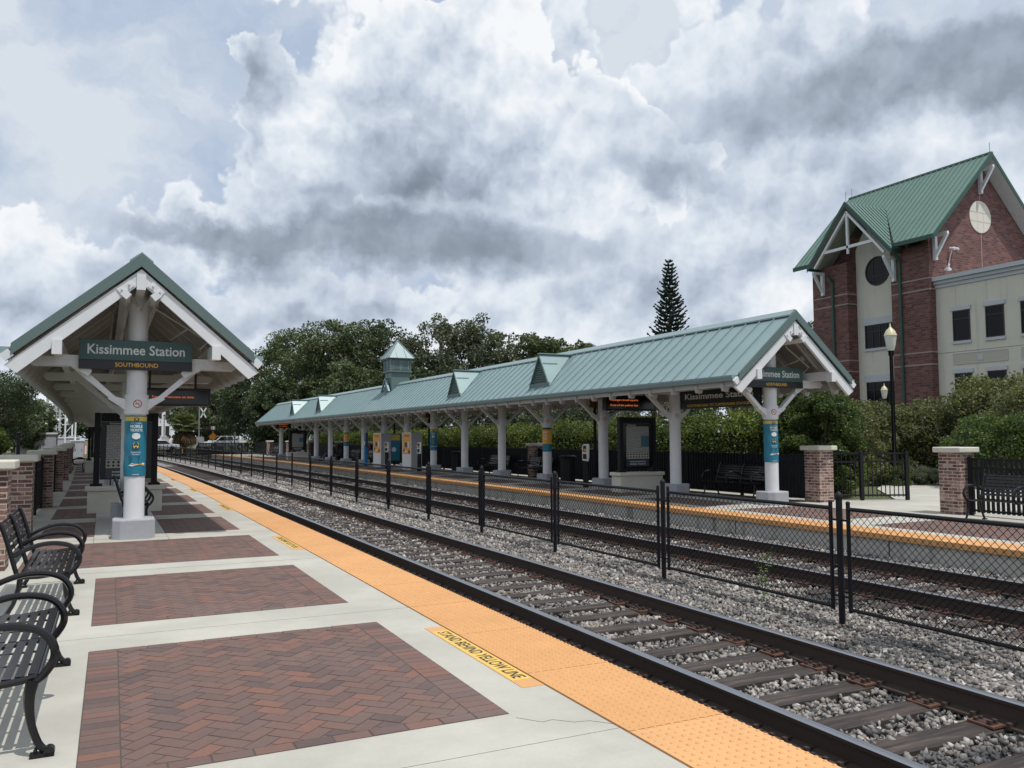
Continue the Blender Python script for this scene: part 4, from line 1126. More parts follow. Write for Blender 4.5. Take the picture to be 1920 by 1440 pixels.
# a weed growing through the fence
r = place('weed', 'small green weed growing through the ballast at the fence panel', 'weed', 6.95, 7.55, -.4)
m = MB(); rd = random.Random(5)
for i in range(3): m.tube([(0, 0, 0), (rd.uniform(-.06, .06), rd.uniform(-.06, .06), .25), (rd.uniform(-.1, .1), rd.uniform(-.1, .1), .5 + .1 * i)], .004, 4)
m.build('stem', mat('weed_green', (.07, .12, .03), .7), r)
m = MB()
for i in range(60):
    z = rd.uniform(.12, .62); c = Vector((rd.uniform(-.09, .09), rd.uniform(-.09, .09), z)); q = Vector((rd.uniform(-1, 1), rd.uniform(-1, 1), rd.uniform(-.3, .8))).normalized() * .05; u_ = q.orthogonal().normalized() * .009
    m.add([c, c + q * .5 + u_, c + q, c + q * .5 - u_], [(0, 1, 2, 3)])
m.build('leaf', mat('weed_leaf', (.12, .19, .04), .7), r, fix=False)
# ---------------------------------------------------------------- brick office building beyond the far platform
def building():
    BR = brickmat('red_brick', [(0, (.073, .031, .028)), (.35, (.110, .046, .041)), (.7, (.140, .061, .054)), (1, (.17, .082, .071))], (.145, .094, .084), bw=.42, rh=.16, ms=.018, var=.18)
    CREAM = mat('cream_stucco', (.58, .545, .455), .9, var=.08, vscale=.9, bump=(20, .1), fn=lambda T: T.mix(T.sstep(T.noise(T.vm('MULTIPLY', T.tc, (2., 2., .12)), 1.2, 5, .65).outputs['Fac'], .52, .80), (.56, .535, .47), (.40, .38, .33))); PALE = mat('pale_blue_trim', (.44, .46, .50), .7, var=.05)
    GRN = mat('green_seam_roof', (.115, .195, .165), .5, .05, var=.18, vscale=.8); GRND = mat('green_trim', (.018, .065, .05), .5); BAND = mat('pale_band', (.27, .22, .20), .8)
    GLS = mat('dark_glass', (.006, .007, .010), .12, spec=.18); MUL = mat('dark_mullion', (.02, .02, .022), .5)
    r = thing('brick_building', 'red brick tower with steep green metal roof and cream stucco wing beyond the far platform', 'building', (54, 40, 0))
    I = Matrix.Translation((-54, -40, 0))
    def B(m, name, mats, par=r, **k): m.v = [I @ p for p in m.v]; return m.build(name, mats, par, **k)
    X0, Y0, Y1, X1 = 48., 36.37, 46.4, 58.8
    ze = 14.5; xr = 53.4; zr = 20.85; sl = (zr - 14.57) / (xr - 47.2)
    m = MB(); zt = lambda x: zr - .35 - sl * abs(x - xr)
    # brick masses: right pier, left pier, core, with the gable front
    m.bb(X0, 49.2, Y0 + .01, 39.34, 0, 14.3); m.bb(X0, 49.2, 43.1, Y1, 0, 14.3)
    m.prism([(X0 + .01, 0), (X1, 0), (X1, zt(X1)), (xr, zt(xr)), (X0 + .01, zt(X0))], Y0, Y0 + .5)
    m.prism([(49.2, 0), (X1 - .01, 0), (X1 - .01, zt(X1)), (xr, zt(xr) - .01), (49.2, zt(49.2))], Y0 + .51, Y1 - .01)
    B(m, 'brick_wall', BR)
    m = MB(); m.prism([(39.35, 0), (43.09, 0), (43.09, 15.2), (42.3, 16.6), (41.7, 16.6), (39.35, 15.0)], 48.93, 49.19, 'x')
    B(m, 'stucco_bay', CREAM)
    for z in (12.95 - .97, 11.24, 7.08, 6.27):
        m = MB(); m.bb(X0 - .02, X0, Y0 - .02, 39.34, z - .05, z + .05); m.bb(X0, 48.56, Y0 - .02, Y0, z - .05, z + .05) if True else 0
        m.bb(X0 - .02, X0, 43.1, Y1, z - .05, z + .05); m.bb(X0, 48.93, 43.08, 43.1, z - .05, z + .05); B(m, 'band_course', BAND)
    m = MB(); m.bb(xr - .04, xr + .04, Y0 - .01, Y0, 13, 15.5); m.bb(xr - .04, xr + .04, Y0 - .01, Y0, 17.8, 19.6); B(m, 'control_joint', BAND)
    def window(par, x, y0, y1, z0, z1, nv=2, lint=True):
        m = MB(); m.bb(x - .012, x - .004, y0, y1, z0, z1); g = B(m, 'window', GLS, par)
        m = MB()
        for i in range(nv + 1): y = y0 + (y1 - y0) * i / nv; m.bb(x - .05, x - .013, y - .03, y + .03, z0, z1)
        for z in (z0 + .03, z0 + (z1 - z0) * .72, z1 - .03): m.bb(x - .048, x - .014, y0, y1, z - .025, z + .025)
        B(m, 'window_frame', MUL, g)
        if lint:
            m = MB(); m.bb(x - .10, x + .05, y0 - .12, y1 + .12, z1 + .02, z1 + lint); B(m, 'lintel', PALE, g)
            m = MB(); m.bb(x - .10, x + .05, y0 - .08, y1 + .08, z0 - .2, z0 - .02); B(m, 'sill', PALE, g)
    window(r, 48.93, 39.9, 42.4, 7.88, 9.54, 4, .52); window(r, 48.93, 39.9, 42.4, 3.45, 5.42, 4, .52)
    # round windows
    m = MB(); n = 36; cy, cz, rr = 41.2, 13.39, 1.0
    m.add([(48.915, cy + rr * math.cos(2 * math.pi * i / n), cz + rr * math.sin(2 * math.pi * i / n)) for i in range(n)], [tuple(range(n))]); g = B(m, 'round_window', GLS)
    m = MB(); m.tube([(48.90, cy + rr * math.cos(2 * math.pi * i / n), cz + rr * math.sin(2 * math.pi * i / n)) for i in range(n)], .06, 6, closed=True)
    for o in (-.35, .35): m.bb(48.89, 48.91, cy + o - .02, cy + o + .02, cz - .93, cz + .93); m.bb(48.888, 48.908, cy - .93, cy + .93, cz + o - .02, cz + o + .02)
    B(m, 'window_frame', MUL, g)
    m = MB(); cx, cz, rr = 53.35, 16.62, 1.12
    m.tube([(cx, Y0 + .02, cz), (cx, Y0 - .05, cz)], rr, 40); g = B(m, 'round_vent', mat('vent_cream', (.60, .57, .49), .8), smooth=True)
    m = MB()
    for o in (-.32, .32): m.bb(cx + o - .03, cx + o + .03, Y0 - .06, Y0 - .051, cz - 1.05, cz + 1.05); m.bb(cx - 1.05, cx + 1.05, Y0 - .064, Y0 - .054, cz + o - .03, cz + o + .03)
    B(m, 'vent_bar', CREAM, g)
    # main roof
    ya, yb = 35.35, 47.45; hw = xr - 47.2
    for s in (-1, 1):
        m = MB()
        if s > 0: m.prism([(xr, zr), (xr + s * hw, zr - sl * hw), (xr + s * hw, zr - sl * hw - .16), (xr, zr - .22)], ya, yb)
        else:   # cut away where the cross gable joins
            xe_ = xr - hw; ze_ = zr - sl * hw; xv = xr - (zr - 18.35) / sl
            pl = [(xr, ya), (xe_, ya), (xe_, 38.35), (xv, 42.0), (xe_, 45.65), (xe_, yb), (xr, yb)]
            zz = lambda x: zr - sl * (xr - x); n = len(pl)
            m.add([(x, y, zz(x)) for x, y in pl] + [(x, y, zz(x) - .18) for x, y in pl], [(0, 1, 2, 3), (0, 3, 6), (3, 4, 5, 6), (n, n + 3, n + 2, n + 1), (n, n + 6, n + 3), (n + 3, n + 6, n + 5, n + 4)] + [(i, i + n, (i + 1) % n + n, (i + 1) % n) for i in range(n)])
        n = 27
        for i in range(n + 1):
            y = ya + .05 + (yb - ya - .1) * i / n; q = hw if s > 0 or abs(y - 42) > 3.65 else (zr - 18.35) / sl + (hw - (zr - 18.35) / sl) * abs(y - 42) / 3.65; m.beam((xr + s * .1, y, zr - sl * .1 + .03), (xr + s * q, y, zr - sl * q + .03), .05, .09)
        B(m, 'roof', GRN)
        m = MB(); x = xr + s * hw; 
        for a_, b_ in (((ya, yb),) if s > 0 else ((ya, 38.4), (45.6, yb))): m = MB(); m.bb(x, x + s * .16, a_, b_, zr - sl * hw - .26, zr - sl * hw + .02); B(m, 'gutter', GRND)
        m = MB(); m.prism([(xr, zr + .05), (xr + s * (hw + .05), zr - sl * (hw + .05) + .05), (xr + s * (hw + .05), zr - sl * hw - .32), (xr, zr - .32)], ya - .03, ya + .0 - .002); B(m, 'roof_trim', GRND); m = MB()
        m.prism([(xr, zr + .05), (xr + s * (hw + .05), zr - sl * (hw + .05) + .05), (xr + s * (hw + .05), zr - sl * hw - .32), (xr, zr - .32)], yb + .002, yb + .03); B(m, 'roof_trim', GRND)
        m = MB(); m.prism([(xr, zr - .225), (xr + s * hw, zr - sl * hw - .165), (xr + s * hw, zr - sl * hw - .24), (xr, zr - .30)], ya + .02, Y0 - .001); B(m, 'soffit', WHITE2)
    m = MB(); m.bb(xr - .12, xr + .12, ya - .02, yb, zr - .04, zr + .07); B(m, 'ridge_cap', GRN)
    # cross gable over the bay
    yc, zc, xf = 42.0, 18.35, 46.75; h2 = 3.62; s2 = (zc - 14.3) / h2
    for s in (-1, 1):
        ev = (yc + s * h2, zc - s2 * h2)
        xin_r = xr - (zr - zc) / sl; xin_e = xr - (zr - ev[1]) / sl
        m = MB()
        m.add([(xf, yc, zc), (xf, ev[0], ev[1]), (xin_e + .05, ev[0], ev[1]), (xin_r + .05, yc, zc), (xf, yc, zc - .22), (xf, ev[0], ev[1] - .16), (xin_e + .05, ev[0], ev[1] - .16), (xin_r + .05, yc, zc - .22)],
              [(0, 1, 2, 3), (4, 7, 6, 5), (0, 4, 5, 1), (1, 5, 6, 2), (0, 3, 7, 4)])
        n = 11
        for i in range(n):
            x = xf + .1 + (xin_r - xf) * i / n
            # seams run from ridge down to eave or into the valley
            t1 = 1 if x < xin_e else max(0, 1 - (x - xin_e) / (xin_r - xin_e))
            if t1 > .05: m.beam((x, yc + s * .05, zc + .03 - s2 * .05), (x, yc + s * h2 * t1, zc - s2 * h2 * t1 + .03), .05, .08)
        B(m, 'gable_roof', GRN)
        m = MB(); m.add([(xf - .03, yc, zc + .06), (xf - .03, yc + s * (h2 + .1), zc - s2 * (h2 + .1) + .06), (xf - .03, yc + s * (h2 + .1), zc - s2 * h2 - .42), (xf - .03, yc, zc - .34)] + [(xf, yc, zc + .06), (xf, yc + s * (h2 + .1), zc - s2 * (h2 + .1) + .06), (xf, yc + s * (h2 + .1), zc - s2 * h2 - .42), (xf, yc, zc - .34)], [(0, 1, 2, 3), (4, 7, 6, 5), (0, 4, 5, 1), (1, 5, 6, 2), (2, 6, 7, 3), (0, 3, 7, 4)])
        B(m, 'roof_trim', GRND)
        m = MB(); m.beam((xf + .03, ev[0] - s * .02, ev[1] - .17), (48.9, ev[0] - s * .02, ev[1] - .17), .1, .28); B(m, 'gutter', GRND)
        m = MB(); m.add([(xf + .02, yc, zc - .24), (xf + .02, ev[0], ev[1] - .18), (48.92, ev[0], ev[1] - .18), (48.92, yc, zc - .24)], [(0, 1, 2, 3)]); B(m, 'soffit', WHITE2)
    # white truss in the cross gable, brackets and downpipes
    m = MB()
    m.beam((46.95, 38.9, 14.1), (46.95, 42.0, 17.6), .16, .22, (1, 0, 0)); m.beam((46.95, 45.1, 14.1), (46.95, 42.0, 17.6), .16, .22, (1, 0, 0))
    m.beam((46.95, 39.7, 15.1), (46.95, 44.3, 15.1), .16, .2); m.beam((46.95, 42.0, 14.9), (46.95, 42.0, 17.7), .16, .16, (1, 0, 0)); m.tube([(46.95, 42, 14.6), (46.95, 42, 15.0)], .1, 8)
    B(m, 'gable_truss', WHITE)
    for (x, y, z, dx, dy) in ((48., 45.3, 13.9, -1, 0), (48., 39.0, 13.9, -1, 0), (48.5, Y0, 14.9, 0, -1), (xr, Y0, 20.0, 0, -1), (58.3, Y0, 14.9, 0, -1)):
        m = MB(); m.beam((x + dx * .12, y + dy * .12, z), (x + dx * .12, y + dy * .12, z - 1.75), .22, .22, (1, 0, 0) if dy else (0, 1, 0)); m.beam((x, y, z - .1), (x + dx * 1.1, y + dy * 1.1, z - .1), .18, .2)
        m.beam((x + dx * .15, y + dy * .15, z - 1.5), (x + dx * 1.05, y + dy * 1.05, z - .12), .16, .2); B(m, 'bracket', WHITE)
    for (y, zt_) in ((38.55, 13.9), (44.4, 13.5)):
        m = MB(); m.tube([(47.9, y, 0), (47.9, y, zt_ - .5), (47.5, y + (.0), zt_ + .1)], .10, 8); B(m, 'downpipe', GRND)
    for (x, y, z) in ((xr, 35.5, zr), (46.9, 42, zc), (xr, 47.2, zr)):
        m = MB(); m.tube([(x, y, z), (x, y, z + .75)], .015, 4); B(m, 'lightning_rod', MUL)
    # camera and lamp on the gable wall
    m = MB(); m.tube([(49.5, Y0, 12.6), (49.5, Y0 - .4, 12.9), (49.2, Y0 - .55, 12.9), (49.2, Y0 - .55, 12.6)], .05, 6); m.lathe([(.05, 0), (.16, -.05), (.16, -.18), (.05, -.2)], 10, (49.2, Y0 - .55, 12.62)); B(m, 'camera_dome', WHITE, smooth=True)
    m = MB(); m.tube([(49.9, Y0 - .02, 13.0), (49.9, Y0 - .3, 13.9)], .03, 6); m.tube([(50.0, Y0 - .1, 14.1), (50.0, Y0 - .45, 14.0)], .09, 8); m.tube([(50.3, Y0 - .1, 14.15), (50.4, Y0 - .45, 14.0)], .09, 8); B(m, 'flood_lamp', WHITE)
    # stucco wing towards the camera
    xw = 48.56; yw = 12.
    m = MB(); m.bb(xw, 70, yw, Y0 - .002, 0, 11.25); w_ = B(m, 'wing_wall', CREAM)
    m = MB(); m.bb(xw - .08, 70, yw - .1, Y0 - .004, 11.26, 11.50); m.bb(xw - .20, 70, yw - .1, Y0 - .004, 11.502, 11.72); m.bb(xw - .36, 70, yw - .1, Y0 - .004, 11.722, 11.98); B(m, 'cornice', PALE)
    m = MB(); m.bb(xw - .006, xw, yw, Y0 - .01, 6.93, 6.97); B(m, 'control_joint', BAND)
    y = 35.17; k = 0
    while y > 14:
        window(w_, xw, y - 1.13, y, 7.65, 9.58, 1, .28); window(w_, xw, y - 1.13, y, 3.65, 5.55, 1, .28)
        if k % 2 == 0:
            m = MB(); m.bb(xw - .03, xw, y - 3.5, y + .08, 6.15, 6.82); p_ = B(m, 'panel', mat('stucco_panel', (.42, .40, .34), .9), w_)
            m = MB(); m.bb(xw - .05, xw - .031, y - 3.5, y + .08, 6.80, 6.84); m.bb(xw - .05, xw - .031, y - 3.5, y + .08, 6.13, 6.17); m.bb(xw - .05, xw - .031, y + .06, y + .1, 6.17, 6.80); m.bb(xw - .05, xw - .031, y - 3.52, y - 3.48, 6.17, 6.80); m.bb(xw - .06, xw - .031, y - 1.95, y - 1.6, 6.3, 6.65); B(m, 'panel_trim', PALE, p_)
        y -= 2.22 if k % 2 == 0 else 2.22; k += 1
building()

# ---------------------------------------------------------------- vegetation
def leafmat(name, cols, tr=.25):
    m = bpy.data.materials.new(name); m.use_nodes = True; T = NT(m.node_tree)
    tc = T.new('ShaderNodeTexCoord').outputs['Object']
    r_ = rpi(T); n = T.noise(tc, .5, 3, .6).outputs['Fac']
    c = T.ramp(T.m('ADD', T.m('MULTIPLY', r_, .72), T.m('MULTIPLY', T.m('SUBTRACT', n, .5), 1.1), clamp=True) if True else r_, cols)
    d = T.new('ShaderNodeBsdfPrincipled'); T.put(d.inputs['Base Color'], c); d.inputs['Roughness'].default_value = .5; d.inputs['Specular IOR Level'].default_value = .35
    t = T.new('ShaderNodeBsdfTranslucent'); T.put(t.inputs[0], T.mix(1., c, (1.3, 1.5, .7), 'MULTIPLY'))
    mx = T.new('ShaderNodeMixShader'); mx.inputs[0].default_value = tr; T.l.new(d.outputs[0], mx.inputs[1]); T.l.new(t.outputs[0], mx.inputs[2])
    o = T.new('ShaderNodeOutputMaterial'); T.l.new(mx.outputs[0], o.inputs[0]); return m
OAK = leafmat('oak_leaf', [(0, (.045, .060, .034)), (.4, (.085, .112, .052)), (.7, (.135, .168, .075)), (1, (.21, .235, .12))])
OAKG = leafmat('grey_oak_leaf', [(0, (.05, .06, .042)), (.4, (.09, .105, .068)), (.7, (.15, .165, .105)), (1, (.24, .24, .19))])
DARK = leafmat('dark_leaf', [(0, (.030, .045, .026)), (.5, (.060, .085, .042)), (.8, (.10, .135, .060)), (1, (.16, .19, .09))])
HEDG = leafmat('hedge_leaf', [(0, (.024, .040, .012)), (.35, (.070, .10, .024)), (.65, (.165, .195, .045)), (.9, (.29, .31, .08)), (1, (.34, .22, .07))], .38)
BUSH = leafmat('bush_leaf', [(0, (.03, .05, .02)), (.4, (.075, .11, .035)), (.8, (.15, .19, .055)), (.93, (.24, .25, .09)), (1, (.42, .14, .08))], .38)
OLIV = leafmat('olive_leaf', [(0, (.055, .062, .032)), (.4, (.135, .140, .068)), (.8, (.24, .235, .12)), (1, (.36, .35, .20))], .38)
BRITE = leafmat('bright_leaf', [(0, (.03, .05, .012)), (.5, (.075, .115, .03)), (1, (.16, .20, .06))], .35)
BARK = mat('bark', (.07, .055, .045), .95, var=.3, vscale=6, bump=(12, .8)); GBARK = mat('grey_bark', (.20, .185, .165), .95, var=.2, vscale=6)
def leaves(name, cen, rad, cnt, size, m, parent, seed, up_=.35, flat=.75):
    """many leaf-sized faces in clumps: cen (n,3), rad (n,), cnt (n,)"""
    rs = np.random.RandomState(seed); P = []
    for c, r_, k in zip(cen, rad, cnt):
        d = rs.normal(size=(k, 3)); d /= np.linalg.norm(d, axis=1)[:, None]
        rr = r_ * rs.uniform(.35, 1., (k, 1)) ** .6
        p = d * rr; p[:, 2] *= flat; P.append(p + c)
    P = np.concatenate(P); n = len(P)
    a = rs.normal(size=(n, 3)); a[:, 2] += up_; a /= np.linalg.norm(a, axis=1)[:, None]
    b = rs.normal(size=(n, 3)); b -= a * (a * b).sum(1)[:, None]; b /= np.linalg.norm(b, axis=1)[:, None]; c = np.cross(a, b)
    L = size * rs.uniform(.6, 1.3, (n, 1)); Wd = L * rs.uniform(.45, .7, (n, 1))
    V = np.stack([P - b * L / 2, P + c * Wd / 2 + a * L * .08, P + b * L / 2, P - c * Wd / 2 + a * L * .08], 1).reshape(-1, 3)
    return npmesh(name, V, np.arange(n * 4).reshape(-1, 4), m, parent)
def tree(lab, cat, x, y, z1, sp, m, seed, z0=None, clumps=60, per=170, size=.3, bark=BARK, name='tree', trunks=1, rf=.2, zb=0.):
    rs = np.random.RandomState(seed); r = thing(name, lab, cat, (x, y, zb))
    z0 = .28 * z1 if z0 is None else z0; hc = (z1 - z0) / 2; cz = z0 + hc
    C_ = []; Rr = []; sec = []
    for i in range(clumps):
        d = rs.normal(size=3); d /= np.linalg.norm(d); q = rs.uniform(.35, 1.) ** .5
        lump = 1 + .16 * math.sin(3 * math.atan2(d[1], d[0]) + seed) + .10 * math.sin(5 * d[2] + seed * 2)
        rr = rf * sp * rs.uniform(.6, 1.25)
        C_.append((d[0] * (sp - rr * .7) * q * lump, d[1] * (sp - rr * .7) * q * lump, cz + d[2] * (hc - rr * .5) * q)); Rr.append(rr)
    C_ = np.array(C_); Rr = np.array(Rr); cnt = (per * (Rr / Rr.mean()) ** 2).astype(int) + 8
    leaves('crown', C_, Rr, cnt, size, m, r, seed)
    mb = MB()
    for t_ in range(trunks):
        ox = rs.uniform(-.3, .3) * (trunks > 1) * sp * .3
        rt_ = .028 * z1 / math.sqrt(trunks)
        mb.tube([(ox, 0, -.2), (ox * 1.1 + rs.uniform(-.1, .1), rs.uniform(-.1, .1), z0 * .7), (ox * 1.4 + rs.uniform(-.2, .2) * sp * .3, 0, cz), (ox * 1.6, 0, z1 * .85)], [rt_ * 1.3, rt_, rt_ * .6, rt_ * .15], 8)
        for k in rs.choice(len(C_), min(14, len(C_)), replace=False):
            c = C_[k]; h0 = rs.uniform(z0 * .6, max(z0 * .7, min(cz, c[2])))
            mid = (c * .5 + np.array((ox, 0, h0)) * .5) + np.array((0, 0, -.1 * sp * .3))
            mb.tube([(ox, 0, h0), tuple(mid), tuple(c)], [rt_ * .45, rt_ * .28, rt_ * .08], 5)
    mb.build('trunk', bark, r, smooth=True)
    return r
bgt = [('broad dark oak at the left end of the tree line, behind the street lamp', 12.6, 116, 11.0, 5.2, OAK), ('tall dark oak left in the tree line beyond the far shelter', 15.3, 103, 13.6, 5.6, DARK), ('large rounded oak second from left in the tree line', 17.8, 97, 14.6, 5.4, OAK),
       ('dark spreading oak in the tree line left of the cupola', 20.6, 91, 14.9, 5.2, OAK), ('tallest rounded oak just left of the cupola', 22.8, 87.5, 15.6, 4.8, OAK), ('dark oak directly behind the cupola', 25.8, 86, 15.0, 4.6, DARK),
       ('lower light green tree just behind the roof, left of the cupola', 20.6, 78, 9.6, 4.0, OAK), ('small tree right behind the cupola, lower than its neighbours', 27.0, 80, 12.2, 3.4, OAKG), ('tall loose grey green tree right of the cupola', 29.6, 78.5, 15.2, 4.6, OAKG),
       ('thin topped grey tree in the middle of the tree line', 32.0, 75.5, 13.8, 3.8, OAKG), ('pale sparse tree right of the middle of the tree line', 33.8, 72, 11.9, 3.4, OAKG), ('small rounded oak above the ridge, near the dormer', 36.0, 70, 11.5, 3.2, OAK),
       ('low rounded oak near the right end of the tree line', 39.0, 69.5, 11.1, 3.0, OAK), ('last low oak at the right end of the tree line', 41.2, 69.2, 10.6, 2.6, OAK),
       ('dark oak low behind the far end of the far shelter', 15.8, 90., 8.5, 4.2, DARK), ('dark tree behind the crossbuck at the level crossing', 10.6, 124, 10.5, 4.6, DARK), ('dark tree beyond the end of the near platform, behind the globe lamps', -1.5, 125, 6.5, 4.5, DARK), ('dark tree left of the lattice tower in the distance', -8.5, 112, 6.2, 4.5, DARK), ('shaded oak behind the middle bays of the far shelter', 24.5, 74, 9., 4.4, DARK)]
for i, (l, x, y, z, sp, m) in enumerate(bgt):
    if 9 <= i < 14: z += .5; sp *= 1.15
    tree(l, 'tree', x, y, z, sp, m, 20 + i, z0=1.0 if i < 14 else .5, clumps=155 if m is not OAKG else 135, per=105 if m is not OAKG else 85, size=.31, rf=.20, bark=GBARK if m is OAKG else BARK)
mid = [(33.5, 34.8, 5.0, 3.2, OAKG, 'grey green shrubby tree behind the first bay of the far shelter'), (33., 40, 5.4, 3.2, DARK, 'dark green shrubby tree behind the second bay of the far shelter'), (33., 46, 5.7, 3.4, OAKG, 'grey green tree behind the third bay of the far shelter'),
       (32.5, 52.5, 6.6, 3.6, DARK, 'dark tree behind the fourth bay of the far shelter'), (31, 58.5, 6.8, 3.6, OAKG, 'grey green tree behind the dormer nearest the camera'), (28, 62, 6.8, 3.6, DARK, 'dark tree behind the second dormer from the camera'), (23, 66, 6.5, 3.6, OAKG, 'grey green tree behind the cupola bay, under the roof line'),
       (55.5, 54, 12.6, 2.6, DARK, 'dark tree peeping out left of the brick tower'), (18.5, 70, 5.0, 3., OAKG, 'low tree beside the distant end of the hedge')]
for i, (x, y, z, sp, m, l) in enumerate(mid): tree(l, 'tree', x, y, z, sp, m, 60 + i, z0=.3, clumps=60, per=120, size=.2, rf=.22)
lft = [(-4.9, 39.5, 4.7, 2.3, DARK, 'dark round tree on the left, with its trunk beside the utility box'), (-5.6, 47., 4.6, 2.6, OAK, 'dark tree behind the left platform trees'), (-3.9, 24.8, 2.9, 1.55, BRITE, 'light green bushy tree at the left edge of the photo'), (-5.6, 33., 4.4, 2.0, OAK, 'dark tree at the left edge behind the light green one'), (-9, 60, 5.6, 4, OAK, 'distant green tree behind the sheds on the left'), (-4.2, 52, 3.9, 1.4, OAK, 'small olive tree left of the white lattice tower')]
for i, (x, y, z, sp, m, l) in enumerate(lft): tree(l, 'tree', x, y, z, sp, m, 90 + i, z0=1.0 if i in (0,) else .4, clumps=80, per=330 if i in (0, 2, 3) else 180, size=.085 if i in (0, 2, 3) else .14, rf=.22)
# hedge along the far platform
def hedge():
    r = place('hedge', 'long clipped hedge with yellow green top behind the far platform fence', 'hedge', 17.3, 40)
    o = r.location; rs = np.random.RandomState(11); Cn = []; Rr = []
    s = 16.8
    while s < 66:
        h = 2.28 - (s - 20) * .012
        for (dx, z) in ((-.75, .35), (-.8, 1.0), (-.75, 1.6), (-.55, h - .28), (0, h - .22), (.55, h - .3), (.1, 1.2)):
            c = W(17.3 + dx + rs.uniform(-.12, .12), s + rs.uniform(-.3, .3), z + rs.uniform(-.1, .1) + .07 * math.sin(s * 1.3)) - o; Cn.append(tuple(c)); Rr.append(rs.uniform(.34, .52))
        s += .62
    Cn = np.array(Cn); Rr = np.array(Rr)
    leaves('foliage', Cn, Rr, np.full(len(Rr), 170), .10, HEDG, r, 12, flat=.9)
    m = MB(); m.sweep([(16.7, 0), (17.95, 0), (17.85, 1.72), (16.85, 1.72)], 17, 65, 3); m.v = [p - o for p in m.v]; m.build('dark_core', mat('hedge_core_dark', (.012, .014, .009), .95), r)  # solid dark box added inside the foliage to stop sky showing through
hedge()
def bush(lab, x, y, z1, sp, m, seed, per=200, size=.085, clumps=60, name='bush', zsp=None, rf=.24):
    z1 *= .9 if z1 > 2 and x > 20 else 1.; rs = np.random.RandomState(seed); r = thing(name, lab, 'bush', (x, y, 0)); Cn = []; Rr = []
    for i in range(clumps):
        a = rs.uniform(0, 2 * math.pi); q = math.sqrt(rs.uniform(.1, 1)); z = rs.uniform(.08, 1.)
        t_ = math.sqrt(max(0, 1 - max(0, z - .45) ** 2 / .36)) if z > .45 else .92
        rr = rf * sp * rs.uniform(.6, 1.2); Cn.append((math.cos(a) * q * sp * t_ * .9, math.sin(a) * q * sp * t_ * .9, z * (z1 - rr * .6))); Rr.append(rr)
    leaves('foliage', np.array(Cn), np.array(Rr), (per * (np.array(Rr) / np.mean(Rr)) ** 2).astype(int) + 5, size, m, r, seed)
    mb = MB()
    for i in range(9):
        c = Cn[rs.randint(len(Cn))]; mb.tube([(rs.uniform(-.2, .2), rs.uniform(-.2, .2), -.05), (c[0] * .4, c[1] * .4, c[2] * .5), c], [.03, .022, .008], 5)
    mb.build('stem', BARK, r); return r
bush('dense bush flecked with orange leaves behind the brick pillar right of the far shelter', 17.0, 16.4, 2.75, 1.15, BUSH, 201, per=520, size=.075, clumps=90)
bush('rounded dense bush with reddish tips, above the right brace of the far gable', 18.4, 18.0, 3.05, 1.6, BUSH, 202, per=420, size=.085, clumps=90)
bush('tall loose bush left of the black lamp post', 21.8, 20.5, 3.2, 1.9, OLIV, 203, per=330, size=.10, clumps=90)
bush('loose green bush directly behind the black lamp post', 26.2, 22.8, 3.3, 2.1, OLIV, 204, per=300, size=.11, clumps=90)
bush('wide bush in front of the brick tower, right of the lamp post', 28.3, 22.2, 3.4, 2.3, OLIV, 205, per=330, size=.11, clumps=100)
bush('tall wispy bush in front of the stucco wing, its tips against the wall', 29.4, 19.6, 4.3, 2.5, OLIV, 206, per=300, size=.11, clumps=120)
bush('dark leafy bush low behind the sunlit brick pillar on the right', 24.6, 16.4, 2.6, 1.9, BUSH, 207, per=330, size=.09, clumps=90)
bush('dense green bush at the right edge of the photo', 27.6, 16.2, 3.9, 2.5, OLIV, 208, per=360, size=.10, clumps=120)
bush('bush at the far right, partly beyond the photo edge', 24.4, 12.5, 2.9, 2.0, OLIV, 209, per=300, size=.10, clumps=90)
bush('grey green clipped mound between the iron fence and the sunlit pillar', 24.0, 18.7, .62, .85, leafmat('grey_shrub', [(0, (.06, .07, .05)), (1, (.20, .22, .16))]), 210, per=500, size=.035, clumps=60)
bush('green clipped mound left of the grey green one', 22.9, 18.9, .6, .7, BUSH, 211, per=300, size=.04, clumps=50)
bush('small green mound touching the sunlit pillar', 24.6, 17.6, .55, .6, BUSH, 212, per=300, size=.04, clumps=50)
bush('distant rounded bush behind the pickup truck', 13.6, 128, 5.0, 3.0, BRITE, 213, per=110, size=.24, clumps=60)
bush('dark undergrowth below the left end of the tree line', 16.0, 95, 3.2, 3.5, DARK, 214, per=110, size=.24, clumps=60)
